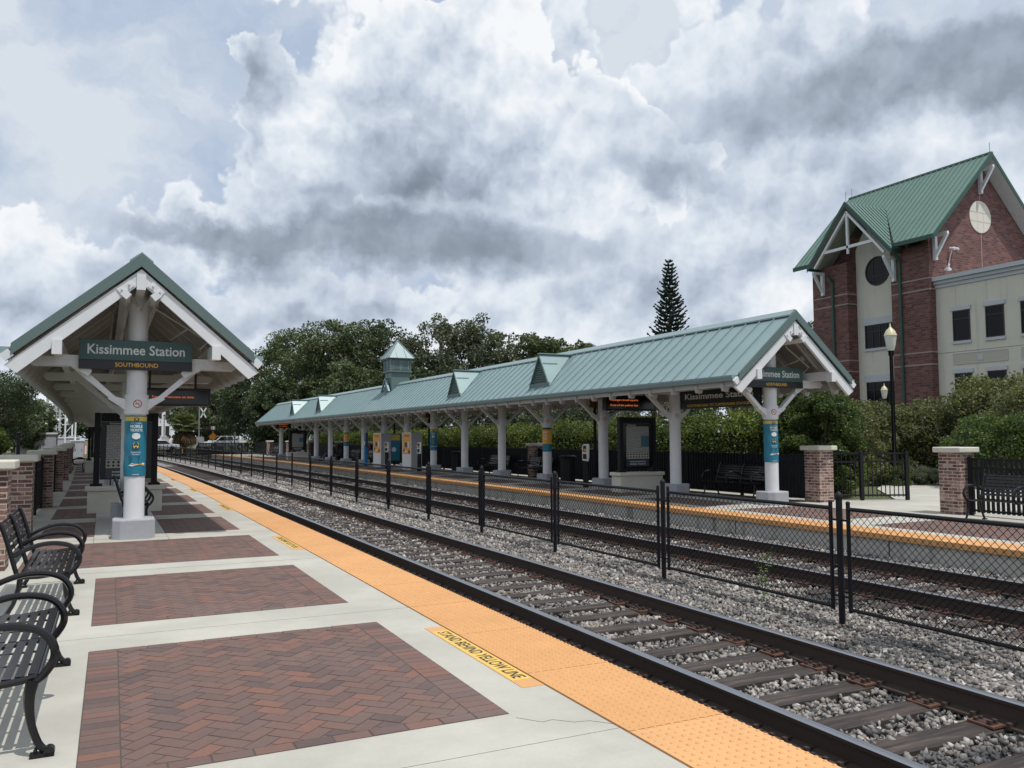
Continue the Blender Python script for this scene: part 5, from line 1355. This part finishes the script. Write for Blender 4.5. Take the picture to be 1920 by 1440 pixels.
# Norfolk pine
def pine():
    r = thing('pine_tree', 'tall narrow pine with tiers of upswept branches rising above the far shelter roof', 'tree', (48.2, 64.8, 0)); rs = np.random.RandomState(31)
    m = MB(); H_ = 19.1; m.tube([(0, 0, -.1), (.05, 0, 9), (0, 0, H_ - .2)], [.26, .16, .03], 10); m.build('trunk', BARK, r, smooth=True)
    V = []; z = 3.
    mb = MB()
    while z < H_ - .15:
        f = (H_ - z) / H_; R_ = min(2.4, .34 + 4.6 * f * (1 - .25 * f)) * .92
        nb = 7 if f > .05 else 5; a0 = rs.uniform(0, 6)
        for b in range(nb):
            a = a0 + 2 * math.pi * b / nb + rs.uniform(-.12, .12); Rb = R_ * rs.uniform(.6, 1.1)
            pts = []
            for k in range(6):
                t = k / 5; pts.append((math.cos(a) * Rb * t, math.sin(a) * Rb * t, z - .18 * math.sin(t * 2.2) * Rb * .5 + .36 * Rb * t * t * t))
            mb.tube(pts, [.04, .085, .11, .12, .10, .04], 5)
            for k in range(2, 6):
                p = Vector(pts[k])
                for sg in (-1, 1):
                    e = p + Vector((math.cos(a + sg * .9), math.sin(a + sg * .9), .55)) * .28 * Rb * (1 - k * .1) * rs.uniform(.7, 1.2)
                    mb.tube([p, (p + e) / 2 - Vector((0, 0, .03)), e], [.07, .085, .04], 4)
        z += .36 + .12 * f
    mb.build('crown', mat('pine_needles', (.020, .036, .022), .8, var=.3, vscale=1.5), r, smooth=True)
pine()
def palm():
    r = thing('palm_tree', 'short palm with a shaggy brown skirt of dead fronds near the level crossing', 'palm', (7.2, 104, -.3)); rs = np.random.RandomState(8)
    m = MB(); m.tube([(0, 0, -.2), (.1, 0, 2), (0, 0, 3.6)], [.34, .24, .26], 10); m.build('trunk', BARK, r, smooth=True)
    def fronds(name, mt, n, e0, e1, L):
        mb = MB()
        for i in range(n):
            a = rs.uniform(0, 6.28); e = rs.uniform(e0, e1); l = L * rs.uniform(.8, 1.15); b = Vector((0, 0, 3.5)); d = Vector((math.cos(a) * math.cos(e), math.sin(a) * math.cos(e), math.sin(e)))
            c = b + d * l * .5; sd2 = d.cross(Vector((0, 0, 1))).normalized(); upx = sd2.cross(d)
            mb.tube([b, c], .02, 4)
            for k in range(11):
                q = (k / 10 - .5) * 2.2; dd = (d * math.cos(q) + sd2 * math.sin(q)).normalized(); tip = c + dd * l * .62 - Vector((0, 0, .25 * l * (.4 + abs(q) * .3))); o_ = upx.cross(dd).normalized() * .09
                mm = c + dd * l * .3; mb.add([c, mm + o_, tip, mm - o_], [(0, 1, 2, 3)])
        mb.build(name, mt, r, fix=False)
    fronds('crown', leafmat('palm_leaf', [(0, (.08, .10, .04)), (.6, (.17, .20, .09)), (1, (.28, .28, .15))]), 95, -.5, 1.4, 1.5)
    fronds('dead_fronds', leafmat('palm_dead', [(0, (.05, .035, .02)), (1, (.22, .14, .06))]), 60, -1.5, -1.0, 2.2)
palm()

# ---------------------------------------------------------------- lamps, far street scene, left yard
LGL = mat('lamp_glass', (.60, .59, .52), .25)
def acorn(lab, x, y, h, rz=0):
    r = thing('lamp_post', lab, 'lamp post', (x, y, 0), rz)
    m = MB(); m.lathe([(.20, 0), (.20, .12), (.13, .2), (.13, .7), (.085, .8), (.07, 1.2), (.06, h - 1.05), (.09, h - 1.0), (.09, h - .9), (.12, h - .86)], 14); m.build('post', BLK, r, smooth=True)
    m = MB(); m.lathe([(.10, h - .86), (.155, h - .66), (.19, h - .40), (.20, h - .34)], 16); m.build('globe', LGL, r, smooth=True)
    m = MB(); m.lathe([(.215, h - .34), (.205, h - .31), (.14, h - .16), (.05, h - .07), (.03, h - .03), (.015, h + .08), (.003, h + .1)], 16); m.build('cap', mat('lamp_cap', (.50, .46, .30), .35), r, smooth=True)
acorn('tall black lamp post with cream acorn globe in front of the brick tower', 23.8, 19.6, 5.35)
acorn('farther acorn lamp seen low between the bushes, left of the tall lamp post', 43.0, 36.0, 4.75)
POST = mat('galvanised', (.32, .33, .33), .5, .3); 
for (x, s, l) in ((15.1, 24.1, 'thin dark pole under the far shelter left of the map kiosk'), (15.1, 39.6, 'thin dark pole under the far shelter right of the tall ticket machine'), (15.1, 44.9, 'thin dark pole under the far shelter between the ticket machines')):
    r = place('pole', l, 'pole', x, s); m = MB(); m.tube([(0, 0, 0), (0, 0, 3.1)], .055, 8); m.build('shaft', BLKM, r, smooth=True); m = MB(); m.box((0, -.02, 2.75), (.42, .05, .30)); m.build('lamp_box', mat('amber_box', (.16, .07, .02), .5), r)
r = thing('street_lamp', 'tall grey street lamp with a curved arm above the pickup truck', 'street lamp', (13.3, 107.5, 0)); m = MB(); m.tube([(0, 0, 0), (0, 0, 7.4)], [.12, .08], 8); m.tube([(0, 0, 7.3), (-.3, 0, 8.0), (-1.0, 0, 8.3), (-1.6, 0, 8.1)], .05, 6); m.build('pole', POST, r, smooth=True); m = MB(); m.box((-1.85, 0, 8.02), (.6, .22, .12)); m.build('lamp_head', MGREY, r, bevel=.02)
# level crossing signals
def crossbuck(lab, x, y, h, mir=1):
    r = thing('crossing_signal', lab, 'crossing signal', (x, y, -.2)); m = MB(); m.tube([(0, 0, 0), (0, 0, h)], .075, 8); m.build('pole', POST, r, smooth=True)
    m = MB()
    for a in (-1, 1): m.box((mir * .45, -.1, h - .7), (.15, .03, 1.35), Matrix.Rotation(a * R(28), 3, 'Y'))
    m.v = [Vector(v) for v in m.v]; m.build('crossbuck', MWHITE, r)
    m = MB(); m.beam((-.75, -.05, h - 2.6), (1.2, -.05, h - 2.6), .07, .07); m.build('lamp_arm', POST, r)
    for q in (-.7, .55, 1.15):
        m = MB(); m.tube([(q, -.12, h - 2.6), (q, -.16, h - 2.6)], .26, 14); m.build('lamp_disc', INK, r); 
        m = MB(); m.tube([(q, -.16, h - 2.6), (q, -.24, h - 2.6)], .06, 10); m.build('red_lamp', SRED, r)
    m = MB(); m.box((.15, 0, 1.5), (.85, .4, 1.0)); m.build('control_box', MGREY, r)
crossbuck('white crossbuck and flashing lamp mast at the level crossing, left of the street lamp', 9.0, 106, 5.6)
crossbuck('second crossing signal mast in front of the white apartment block', 5.4, 112, 4.6, -1)
r = thing('traffic_sign', 'orange diamond road sign beside the crossing mast', 'road sign', (10.5, 105, -.1)); m = MB(); m.tube([(0, 0, 0), (0, 0, 2.6)], .04, 6); m.build('post', POST, r); m = MB(); m.box((0, -.06, 1.9), (.72, .03, .72), Matrix.Rotation(R(45), 3, 'Y')); m.build('panel', mat('road_orange', (.75, .25, .02), .5), r); m = MB(); m.box((0, -.06, 2.95), (.5, .03, .4)); m.build('plate', MWHITE, r)
r = thing('utility_pole', 'square pale utility post right of the pickup truck', 'pole', (16.8, 106.5, -.1)); m = MB(); m.bb(-.45, -.15, -.15, .15, 0, 4.0); m.bb(-.05, .12, -.15, .15, 0, 4.1); m.build('post', MGREY, r)
def pickup():
    r = thing('pickup_truck', 'white four door pickup truck waiting beyond the fence at the far platform end', 'pickup truck', (12.2, 110.5, .12), R(26)); L = 5.6
    WP = mat('car_paint_white', (.62, .64, .66), .25, coat=.5); TY = mat('tyre', (.015, .015, .016), .8)
    m = MB(); m.prism([(-2.8, .45), (-2.75, 1.0), (-1.55, 1.12), (-.75, 1.75), (.95, 1.78), (1.15, 1.18), (2.8, 1.15), (2.8, .5), (2.35, .5), (2.2, .82), (1.75, .82), (1.6, .45), (-1.35, .45), (-1.5, .82), (-1.98, .82), (-2.15, .45)], -.92, .92); m.build('body', WP, r, bevel=.05)
    for sg in (-1, 1):
        m = MB(); m.prism([(-1.35, 1.18), (-.72, 1.66), (.02, 1.68), (.02, 1.2)], sg * .925, sg * .93); m.prism([(.10, 1.2), (.10, 1.68), (.85, 1.69), (.98, 1.22)], sg * .925, sg * .93); m.build('side_window', mat('car_glass', (.01, .012, .015), .05), r)
        for x in (-1.74, 1.98): m = MB(); m.tube([(x, sg * .72, .38), (x, sg * .95, .38)], .39, 18); wz = m.build('wheel', TY, r, smooth=True); m = MB(); m.tube([(x, sg * .95, .38), (x, sg * .965, .38)], .22, 12); m.build('rim', MGREY, wz, smooth=True)
    m = MB(); m.beam((-1.42, 0, 1.23), (-.80, 0, 1.71), 1.6, .02, (-.6, 0, .8)); m.build('windscreen', mat('car_glass2', (.01, .012, .015), .05), r)
    
    for q in (-.65, .65): m = MB(); m.bb(-2.83, -2.78, q - .15, q + .15, .78, .95); m.build('headlight', MWHITE, r)
pickup()
def car(lab, x, y, rz, col, z=0.):
    r = thing('parked_car', lab, 'car', (x, y, z), rz); CP = mat('car_paint', col, .25, coat=.5)
    m = MB(); m.prism([(-2.2, .35), (-2.2, .78), (-1.2, .92), (-.55, 1.42), (.75, 1.45), (1.45, .98), (2.2, .92), (2.2, .38), (1.75, .35), (1.6, .68), (1.2, .68), (1.05, .33), (-1.0, .33), (-1.15, .68), (-1.6, .68), (-1.75, .35)], -.86, .86); m.build('body', CP, r, bevel=.06)
    for sg in (-1, 1):
        m = MB(); m.prism([(-1.0, .98), (-.5, 1.34), (.7, 1.36), (1.15, 1.0)], sg * .865, sg * .87); m.build('side_window', INK, r)
        for q in (-1.38, 1.4): m = MB(); m.tube([(q, sg * .66, .33), (q, sg * .88, .33)], .33, 16); m.build('wheel', INK, r, smooth=True)
    m = MB(); m.beam((-1.08, 0, 1.0), (-.6, 0, 1.38), 1.4, .02, (-.6, 0, .8)); m.build('windscreen', INK, r)
car('silver car half hidden behind the map kiosk at the level crossing', 4.2, 101, .2, (.45, .47, .5))
car('white car parked behind the clipped mounds on the right', 36.0, 30.5, .3, (.5, .52, .55), -.1)
r = thing('apartment_block', 'white and glass apartment block far beyond the level crossing', 'building', (6.2, 172, 0))
m = MB(); m.bb(-1.3, .3, 0, 10, 0, 17.5); m.build('glass_wall', mat('blue_glass', (.06, .09, .12), .1), r)
m = MB(); m.bb(.32, 3.6, -.5, 10, 0, 18.0); m.bb(-1.6, -1.32, -.3, 10, 0, 18); m.build('wall', MWHITE, r)
for i in range(5):
    for q in (.9, 2.3): m = MB(); m.bb(q, q + .7, -.56, -.5, 2.2 + i * 3.2, 4. + i * 3.2); m.build('window', INK, r)
# road across the line
m = MB(); m.sweep([(-60, -.085), (60, -.085), (60, -.060), (-60, -.060)], 98, 106, 2.); struct(m.build('road', ASPH))
r = thing('flower_bed', 'strip of red and yellow barriers and flowers below the palm', 'flower bed', (6.6, 100.5, 0)); m = MB()
m.add([], []); 
for i in range(4): m.box((-1.6 + i * .9, 0, .15), (.10, .10, .55))
m.build('bollard', BYEL, r)
leaves('flowers', np.array([(-1.5 + i * .7, .8, .3) for i in range(6)]), np.full(6, .45), np.full(6, 60), .14, leafmat('flower', [(0, (.05, .08, .02)), (.6, (.30, .05, .05)), (1, (.5, .1, .1))]), r, 5)
# fence across the far platform end
r = thing('screen_fence', 'dark screened fence closing the far end of the far platform', 'fence', W(10.3, 88.2, 0), 0)
m = MB(); 
for i in range(34): m.bb(.2 + i * .14 - .055, .2 + i * .14 + .055, -.02, .02, -.05, 1.15)
for z in (.05, 1.08): m.bb(.1, 5.0, -.03, .03, z - .03, z + .03)
m.build('railing', BLKM, r)
for i in range(4): m = MB(); m.bb(.1 + i * 1.6 - .04, .1 + i * 1.6 + .04, -.04, .04, -.05, 1.25); m.build('post', BLKM, r)
# left yard: utility boxes, lattice tower, globe lamps
def cabinet(lab, x, y, w_, d, h, mt=None):
    r = thing('utility_cabinet', lab, 'utility cabinet', (x, y, -.1)); m = MB(); m.bb(-w_ / 2, w_ / 2, -d / 2, d / 2, 0, h); m.build('housing', mt or MGREY, r, bevel=.02)
    m = MB(); m.bb(-w_ / 2 - .06, w_ / 2 + .06, -d / 2 - .06, d / 2 + .06, h + .002, h + .1); m.build('roof', MWHITE, r)
    for a in (-.24, .24): m = MB(); m.bb(a * w_ - .2 * w_, a * w_ + .2 * w_, -d / 2 - .02, -d / 2, .15, h - .15); dd = m.build('door', mt or MGREY, r); m = MB(); m.bb(a * w_ + .1, a * w_ + .14, -d / 2 - .05, -d / 2 - .021, h * .45, h * .55); m.build('handle', INK, dd)
cabinet('large pale grey utility cabinet behind the dark round tree on the left', -3.9, 52.0, 1.9, 1.4, 1.95)
cabinet('grey signal house below the white lattice tower', -4.3, 84.0, 2.6, 2.2, 1.75)
cabinet('small grey signal box right of the lattice tower', -3.0, 80.5, 1.0, .8, 1.5)
cabinet('tan utility box near the end of the near platform', -2.0, 92., 1.6, 1., 1.6, mat('tan_box', (.35, .28, .18), .7))
def tower():
    r = thing('signal_gantry', 'white lattice signal gantry mast rising behind the left trees', 'signal gantry', (-4.9, 86, -.1)); m = MB(); h = 6.3
    for a in (-.8, .2):
        for b in (-.4, .4): m.tube([(a, b, 0), (a, b, h)], .09, 5)
    for i in range(16): 
        z = .6 + i * .36
        m.beam((-.8, -.4, z), (-.35, -.4, z), .05, .06); m.beam((-.1, -.4, z), (.4, -.4, z), .06, .09)
    m.bb(-.32, .0, -.45, -.3, .5, h - .2)
    m.build('mast', mat('white_steel', (.36, .38, .40), .5), r)
    m = MB()
    for z in (h, h + .8): m.tube([(-2.6, 0, z), (1.2, 0, z)], .05, 5)
    for i in range(8): m.beam((-2.6 + i * .48, 0, h), (-2.6 + (i + 1) * .48, 0, h + .8), .05, .05); m.beam((-2.6 + i * .48, 0, h + .8), (-2.6 + (i + 1) * .48, 0, h), .05, .05)
    m.build('cross_truss', mat('grey_steel', (.30, .32, .36), .5), r)
    m = MB()
    for i in range(4): z = .7 + i * 1.15; m.beam((.4, -.4, z), (1.2, -.4, z), .05, .07); m.beam((.45, -.4, z), (1.15, -.4, z + 1.), .05, .05) if i % 2 else m.beam((1.15, -.4, z), (.45, -.4, z + 1.), .05, .05)
    m.tube([(1.25, -.4, 0), (1.25, -.4, 5.0)], .07, 6)
    m.build('side_ladder', MWHITE, r)
tower()
def globe(lab, x, y, h, n=2, mt=POST, rr=.2):
    r = thing('globe_lamp', lab, 'globe lamp', (x, y, -.1)); m = MB(); m.tube([(0, 0, 0), (0, 0, h)], .07, 8); m.beam((-.7, 0, h - .55), (.95 if n > 1 else 0, 0, h - .55), .06, .06); m.build('pole', mt, r, smooth=True)
    for i in range(n):
        m = MB(); m.lathe([(.02, -rr), (rr * .7, -rr * .7), (rr, 0), (rr * .7, rr * .7), (.02, rr)], 14, ((-.55, .95)[i] if n > 1 else 0, 0, h - .75 if n > 1 else h + rr)); m.build('globe', mat('globe_white', (.75, .75, .72), .3), r, smooth=True)
globe('pale pole with a large white globe lamp near the end of the near platform', -3.2, 80.8, 3.95, 2, MWHITE, .30)
globe('square pale pole with two small round lamps right of the lattice tower', -3.9, 79.2, 4.0, 2, MWHITE, .14)
globe('black post with a small white globe behind the left fence', -4.6, 68.4, 2.55, 1, BLK, .16)
for x, y, h, l in ((-3.2, 34.8, 2.9, 'thin black post of the left chain link fence beside the tree trunk'), (-3.5, 30.2, 2.3, 'black fence post left of the tree trunk, in front of the utility cabinet')):
    r = thing('fence_post', l, 'post', (x, y, -.1)); m = MB(); m.tube([(0, 0, 0), (0, 0, h - 1)], .06, 8); m.build('shaft', BLKM, r, smooth=True)
    m = MB(); m.lathe([(.075, h - 1.), (.075, h - .97), (.02, h - .93)], 8); m.build('cap', BLKM, r)
r = thing('barrier', 'red and white striped barrier at the end of the near platform', 'barrier', W(-1.0, 88, -.1)); m = MB(); 
for i in range(8): m.bb(-1.2 + i * .32, -1.2 + i * .32 + .16, -.05, .05, .2, 1.1)
m.build('red_panel', SRED, r); m = MB()
for i in range(8): m.bb(-1.2 + i * .32 + .16, -1.2 + i * .32 + .32, -.04, .04, .25, 1.05)
m.build('white_panel', MWHITE, r)
# ---------------------------------------------------------------- seated person
def person():
    r = place('person', 'person in black top and blue jeans seated on a distant bench of the far platform', 'person', 14.62, 56.9, 0, RA)
    # local: facing -y, seat height .42
    import bmesh
    def skin(name, verts, edges, radii, mt, root=0):
        me = bpy.data.meshes.new(name); me.from_pydata(verts, edges, []); o = bpy.data.objects.new(name, me); COL.objects.link(o); o.parent = r
        me.materials.append(mt); md = o.modifiers.new('s', 'SKIN'); 
        if not me.skin_vertices: me.skin_vertices.new(name='')
        for i, q in enumerate(radii): me.skin_vertices[0].data[i].radius = (q, q) if not isinstance(q, tuple) else q; me.skin_vertices[0].data[i].use_root = (i == root)
        md.use_smooth_shade = True; sb = o.modifiers.new('d', 'SUBSURF'); sb.levels = sb.render_levels = 2; return o
    SK = mat('skin', (.30, .17, .12), .5); BT = mat('black_top', (.012, .012, .016), .8); JN = mat('jeans', (.05, .08, .14), .8, var=.1); HR = mat('hair', (.02, .015, .01), .6); SH = mat('shoe', (.08, .08, .09), .6)
    # body: pelvis, spine, neck, head, arms with hands, legs with feet - one surface
    v = [(0, .30, .52), (0, .34, .72), (0, .34, .95), (0, .30, 1.06), (0, .27, 1.18), (0, .26, 1.27),
         (-.18, .33, .96), (-.27, .22, .74), (-.14, -.0, .66), (-.08, -.07, .66), (.18, .33, .96), (.27, .22, .74), (.14, -.0, .66), (.08, -.07, .66),
         (-.10, .25, .50), (-.13, -.18, .50), (-.15, -.42, .14), (-.16, -.56, .07), (.10, .25, .50), (.12, -.18, .52), (.13, -.46, .16), (.14, -.60, .08)]
    e = [(0, 1), (1, 2), (2, 3), (3, 4), (4, 5), (2, 6), (6, 7), (7, 8), (8, 9), (2, 10), (10, 11), (11, 12), (12, 13), (0, 14), (14, 15), (15, 16), (16, 17), (0, 18), (18, 19), (19, 20), (20, 21)]
    rd_ = [(.15, .12), (.14, .11), (.15, .10), (.055, .055), (.085, .095), (.08, .09), .06, .045, .03, .028, .06, .045, .03, .028, .09, .065, .045, .04, .09, .065, .045, .04]
    body = skin('body', v, e, rd_, SK)
    # clothing and hair are slightly larger shells over the body
    skin('black_top', [v[0], v[1], v[2], (0, .33, 1.03), v[6], v[7], (-.16, .05, .68), v[10], v[11], (.16, .05, .68)], [(0, 1), (1, 2), (2, 3), (2, 4), (4, 5), (5, 6), (2, 7), (7, 8), (8, 9)], [(.17, .14), (.16, .13), (.17, .12), .07, .075, .06, .045, .075, .06, .045], BT)
    skin('jeans', [v[0], v[14], v[15], (-.15, -.40, .18), v[18], v[19], (.13, -.44, .20)], [(0, 1), (1, 2), (2, 3), (0, 4), (4, 5), (5, 6)], [(.16, .13), .105, .08, .06, .105, .08, .06], JN)
    m = MB()
    for s, y in ((-.155, -.50), (.14, -.54)): m.box((s, y - .04, .05), (.095, .27, .09))
    m.build('shoe', SH, r, bevel=.03)
    m = MB(); m.lathe([(.03, -.13), (.095, -.10), (.11, .0), (.09, .08), (.03, .115)], 14, (0, .295, 1.25)); m.build('hair', HR, r, smooth=True)
    m = MB(); m.lathe([(.008, 0), (.018, .02), (.008, .045)], 6, (0, .165, 1.185)); m.build('nose', SK, r)
    m = MB(); 
    for s in (-.033, .033): m.box((s, .180, 1.235), (.022, .008, .009))
    m.box((0, .182, 1.155), (.045, .008, .009)); m.build('eye', INK, r)
person()
